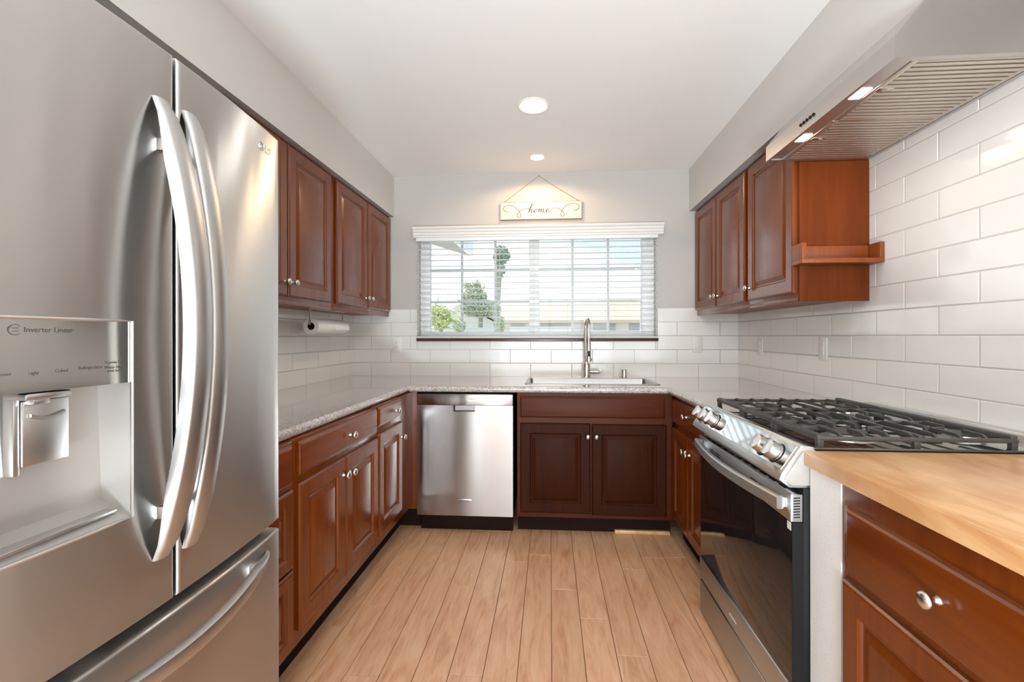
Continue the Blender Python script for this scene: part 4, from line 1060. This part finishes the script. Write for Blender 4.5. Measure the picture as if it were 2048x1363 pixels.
# ------------------------------------------------------------------ paper towel
t = thing('paper_towel_roll', (-1.40, 2.79, 1.236), 'white paper towel roll hanging under the left wall cabinets', 'paper towel')
ya, yb, cz = 2.585, 2.985, 1.285
part('paper', G().lathe([(0.0215, 0), (0.047, 0), (0.048, 0.002), (0.048, yb - ya - 0.002), (0.047, yb - ya), (0.0215, yb - ya)], (-1.40, ya, cz), (0, 1, 0), 32, False).box(-1.354, -1.351, yb - 0.20, yb + 0.006, cz - 0.02, cz + 0.01, 0.0006), 'paper', t, None, 40)
bmx = G(); V = []; n = 24
for y in (ya + 0.002, yb - 0.002):
    V += [(-1.40 + 0.0212 * math.cos(2 * PI * k / n), y, cz + 0.0212 * math.sin(2 * PI * k / n)) for k in range(n)]
part('cardboard_core', bmx.quads(V, [(k, (k + 1) % n, n + (k + 1) % n, n + k) for k in range(n)]), 'core', t)
t2 = thing('paper_towel_holder', (-1.40, 2.79, 1.39), 'thin metal paper towel bracket fixed under the left wall cabinets', 'holder')
part('rod', G().tube([(-1.40, ya - 0.012, cz + 0.012), (-1.40, yb + 0.012, cz + 0.012)], 0.005, 8), 'satin', t2)
for y in (ya - 0.012, yb + 0.012):
    part('arm', G().box(-1.405, -1.395, y - 0.002, y + 0.002, cz + 0.008, 1.3898), 'satin', t2)
part('mounting_plate', G().box(-1.415, -1.385, ya - 0.02, yb + 0.02, 1.387, 1.3899, 0.0005), 'satin', t2)

# wood shim under the sink cabinet
tag(part('floor_strip', G().box(0.40, 0.735, 2.862, 2.888, 0.0006, 0.022, 0.002), 'butcher', None, (0.56, 2.875, 0)), 'short pale wood strip on the floor against the sink cabinet toe kick', 'trim strip')

# ------------------------------------------------------------------ outside
gz_ = -0.35
tag(part('ground', G().box(-60, 60, D + T + 0.01, 90, gz_ - 0.2, gz_), 'ground', None, (0, 40, gz_)), 'pale ground outside the window', 'ground')
bpy.data.objects['ground']['kind'] = 'structure'
yaw = 0.0713
def at(u, v, dist):
    a, c = (u - 1034.78) / 912.05, -(v - 671.34) / 912.05
    return Vector(((math.cos(yaw) * a - math.sin(yaw)) * dist, (math.sin(yaw) * a + math.cos(yaw)) * dist, 1.227 + c * dist))
# neighbour house: hip roof, garage doors, windows
hd_ = 30.0
pL, pR = at(975, 640, hd_), at(1420, 640, hd_)
rl, rr_ = at(1012, 598, hd_ + 5), at(1400, 598, hd_ + 5)
t = thing('house', ((pL.x + pR.x) / 2, pL.y + 4, gz_), 'white neighbouring house with a peach tiled hip roof beyond the right window pane', 'house')
yb0 = pL.y + 0.6; ez = pL.z
part('wall', G().box(pL.x + 0.6, pR.x - 0.6, yb0, yb0 + 9, gz_, ez + 0.05), 'stucco', t)
x0, x1, ya_, yb_ = pL.x, pR.x, pL.y, pL.y + 10.4
V = [(x0, ya_, ez), (x1, ya_, ez), (x1, yb_, ez), (x0, yb_, ez), (rl.x, rl.y, rl.z), (rr_.x, rl.y, rl.z), (x0, ya_, ez - 0.2), (x1, ya_, ez - 0.2), (x1, yb_, ez - 0.2), (x0, yb_, ez - 0.2)]
part('roof', G().quads(V, [(0, 1, 5, 4), (1, 2, 5), (2, 3, 4, 5), (3, 0, 4), (0, 6, 7, 1), (1, 7, 8, 2), (2, 8, 9, 3), (3, 9, 6, 0), (6, 9, 8, 7)]), 'roof', t, None, 0)
for u0, u1, v0, v1 in ((1022, 1050, 646, 652), (1082, 1140, 644, 652), (1185, 1228, 640, 660), (1255, 1276, 642, 660)):
    a, b_ = at(u0, v0, hd_ + 0.6), at(u1, v1, hd_ + 0.6)
    part('window', G().box(a.x, b_.x, yb0 - 0.06, yb0 + 0.05, b_.z, a.z), 'outwin', t)
a, b_ = at(1020, 653, hd_ + .6), at(1144, 690, hd_ + .6)
part('garage_door', G().box(a.x, b_.x, yb0 - 0.05, yb0 + 0.05, gz_, a.z), 'vinyl', t)
# far white house with dark eave line at left
q0, q1 = at(935, 612, 24), at(986, 640, 24)
t = thing('house', (q0.x, q0.y + 2, gz_), 'white gabled house with a grey sloping eave behind the leafy tree', 'house')
part('wall', G().prism([(q0.x - 1.5, gz_), (q1.x + 0.2, gz_), (q1.x, q1.z - 0.05), (q0.x - 0.4, q0.z + 0.12), (q0.x - 1.5, q0.z - 0.5)], 'y', q0.y, q0.y + 3), 'stucco', t)
part('roof', G().prism([(q0.x - 0.45, q0.z + 0.22), (q1.x + 0.3, q1.z - 0.1), (q1.x + 0.3, q1.z), (q0.x - 0.45, q0.z + 0.34)], 'y', q0.y - 0.4, q0.y + 3.2), 'soffitgrey', t)
# garden wall
a, b_ = at(850, 655, 14), at(990, 655, 14)
tag(part('garden_wall', G().box(a.x - 1, b_.x, a.y, a.y + 0.2, gz_, a.z, 0.01), 'stucco', None, (b_.x, a.y, gz_)), 'low white garden wall outside the left window pane', 'wall')
# own roof corner
C_, A_2, B_2 = Vector((-0.63 - 0.42, 5.98)), Vector((-0.99 - 0.37, 5.17)), Vector((-0.72 - 0.36, 5.06))
def ev(u, v, z): 
    k = (z - 1.227) / (-(v - 671.34) / 912.05); p = at(u, v, k); return Vector((p.x, p.y))
C_, A_2, B_2 = ev(940, 512, 2.34), ev(860, 487, 2.34), ev(908, 484, 2.34)
A3 = C_ + (A_2 - C_) * 2.2; B3 = C_ + (B_2 - C_) * 2.2
t = thing('roof_eave', (C_.x, C_.y - 0.8, 2.34), 'grey and white corner of the roof overhang outside the upper left pane', 'eave')
part('soffit_board', G().prism([tuple(C_), tuple(A3), tuple(B3)], 'z', 2.34, 2.36), 'soffitgrey', t)
off_ = Vector((0.02, 0.0)); 
part('fascia', G().prism([tuple(C_), tuple(C_ + Vector((0.05, 0.01))), tuple(B3 + Vector((0.05, 0))), tuple(B3)], 'z', 2.34, 2.62), 'vinyl', t)
part('roof_deck', G().prism([tuple(C_), tuple(A3), tuple(B3)], 'z', 2.361, 2.60), 'stucco', t)
# plants
def leaves(g_, c, r, n, s, rng, flat=0.0, shell=0.55):
    V, F = [], []
    for _ in range(n):
        while True:
            p = Vector((rng.uniform(-1, 1), rng.uniform(-1, 1), rng.uniform(-1, 1)))
            if shell * 0.6 < p.length < 1: break
        p = Vector((c[0] + p.x * r[0], c[1] + p.y * r[1], c[2] + p.z * r[2]))
        d = Vector((rng.uniform(-1, 1), rng.uniform(-1, 1), rng.uniform(-1, 1))).normalized(); e_ = d.orthogonal().normalized() * s * 0.35; d *= s
        i = len(V); V += [p - d * 0.5, p + e_, p + d * 0.5, p - e_]; F.append((i, i + 1, i + 2, i + 3))
    g_.quads(V, F); return g_
rng = random.Random(11)
c = at(1003, 515, 29); ft = at(990, 700, 29)
t = thing('palm_tree', (ft.x, ft.y, gz_), 'tall grey-green fan palm rising behind the leafy tree outside the window', 'tree')
part('trunk', G().tube([(ft.x, c.y, gz_), (c.x - 0.25, c.y, (gz_ + c.z) / 2), (c.x - 0.12, c.y, c.z - 0.6)], [0.22, 0.17, 0.16], 8), 'trunk', t)
leaves(cg := G(), (c.x, c.y, c.z + 0.15), (0.5, 0.5, 0.58), 340, 0.36, rng)
leaves(cg, (c.x - 0.05, c.y, c.z - 0.76), (0.29, 0.29, 0.5), 160, 0.32, rng)
part('crown', cg, 'palmleaf', t, None, 0)
c = at(958, 606, 21)
t = thing('leafy_tree', (c.x, c.y, gz_), 'bushy green tree in front of the palm outside the left pane', 'tree')
part('trunk', G().tube([(c.x, c.y, gz_), (c.x + 0.1, c.y, c.z - 0.2)], [0.14, 0.09], 8), 'trunk', t)
leaves(cg := G(), (c.x + 0.1, c.y, c.z - 0.25), (0.95, 0.8, 0.42), 2600, 0.12, rng)
leaves(cg, (c.x - 0.2, c.y, c.z + 0.25), (0.6, 0.5, 0.55), 1500, 0.11, rng)
for k in range(16):
    a = rng.uniform(0.1 * PI, 0.9 * PI); p0 = Vector((c.x - 0.25 + rng.uniform(-.3, .35), c.y, c.z + 0.6)); L2 = rng.uniform(0.35, 0.75)
    p1 = p0 + Vector((math.cos(a) * L2, 0, math.sin(a) * L2)); cg.tube([p0, (p0 + p1) / 2 + Vector((0, 0, .06)), p1], [0.016, 0.012, 0.004], 4)
    leaves(cg, (p0 + p1) / 2, (0.14, 0.1, 0.14), 26, 0.09, rng)
part('crown', cg, 'leaf', t, None, 0)
c = at(882, 632, 8)
t = thing('yellow_shrub', (c.x, c.y, gz_), 'tall yellow-green leafy shrub at the left side of the window view', 'shrub')
part('stem', G().tube([(c.x, c.y, gz_), (c.x, c.y, c.z)], 0.03, 6), 'trunk', t)
leaves(cg := G(), (c.x - 0.02, c.y, c.z - 0.02), (0.19, 0.2, 0.24), 700, 0.06, rng)
for k in range(46):
    a = rng.uniform(-0.05 * PI, 1.05 * PI); p0 = Vector((c.x + rng.uniform(-.12, .12), c.y + rng.uniform(-.1, .1), c.z + rng.uniform(-0.15, 0.15))); L2 = rng.uniform(0.25, 0.5)
    pt = [p0 + Vector((math.cos(a) * L2 * s_, 0.05 * s_, math.sin(a) * L2 * s_ - 0.22 * s_ * s_)) for s_ in (0, .3, .6, .85, 1)]
    cg.sweep(pt, (0.25 * math.sin(a), 0.9, 0.3), (0, 0, 1), [[(-w, 0), (0, 0.004), (w, 0), (0, -0.002)] for w in (0.008, 0.026, 0.028, 0.016, 0.002)])
part('foliage', cg, 'leafy', t, None, 0)
for u, v, dist, rx, rz, lab in ((919, 650, 13, 0.18, 0.20, 'small grey-green bush above the garden wall left of centre'), (1000, 648, 16, 0.22, 0.3, 'small dark bush beside the garage of the tiled house')):
    c = at(u, v, dist)
    t = thing('bush', (c.x, c.y, gz_), lab, 'shrub', 'small bushes outside the window')
    part('stem', G().tube([(c.x, c.y, gz_), (c.x, c.y, c.z)], 0.03, 6), 'trunk', t)
    part('foliage', leaves(G(), c, (rx, rx, rz), 700, 0.07, rng), 'leaf', t, None, 0)
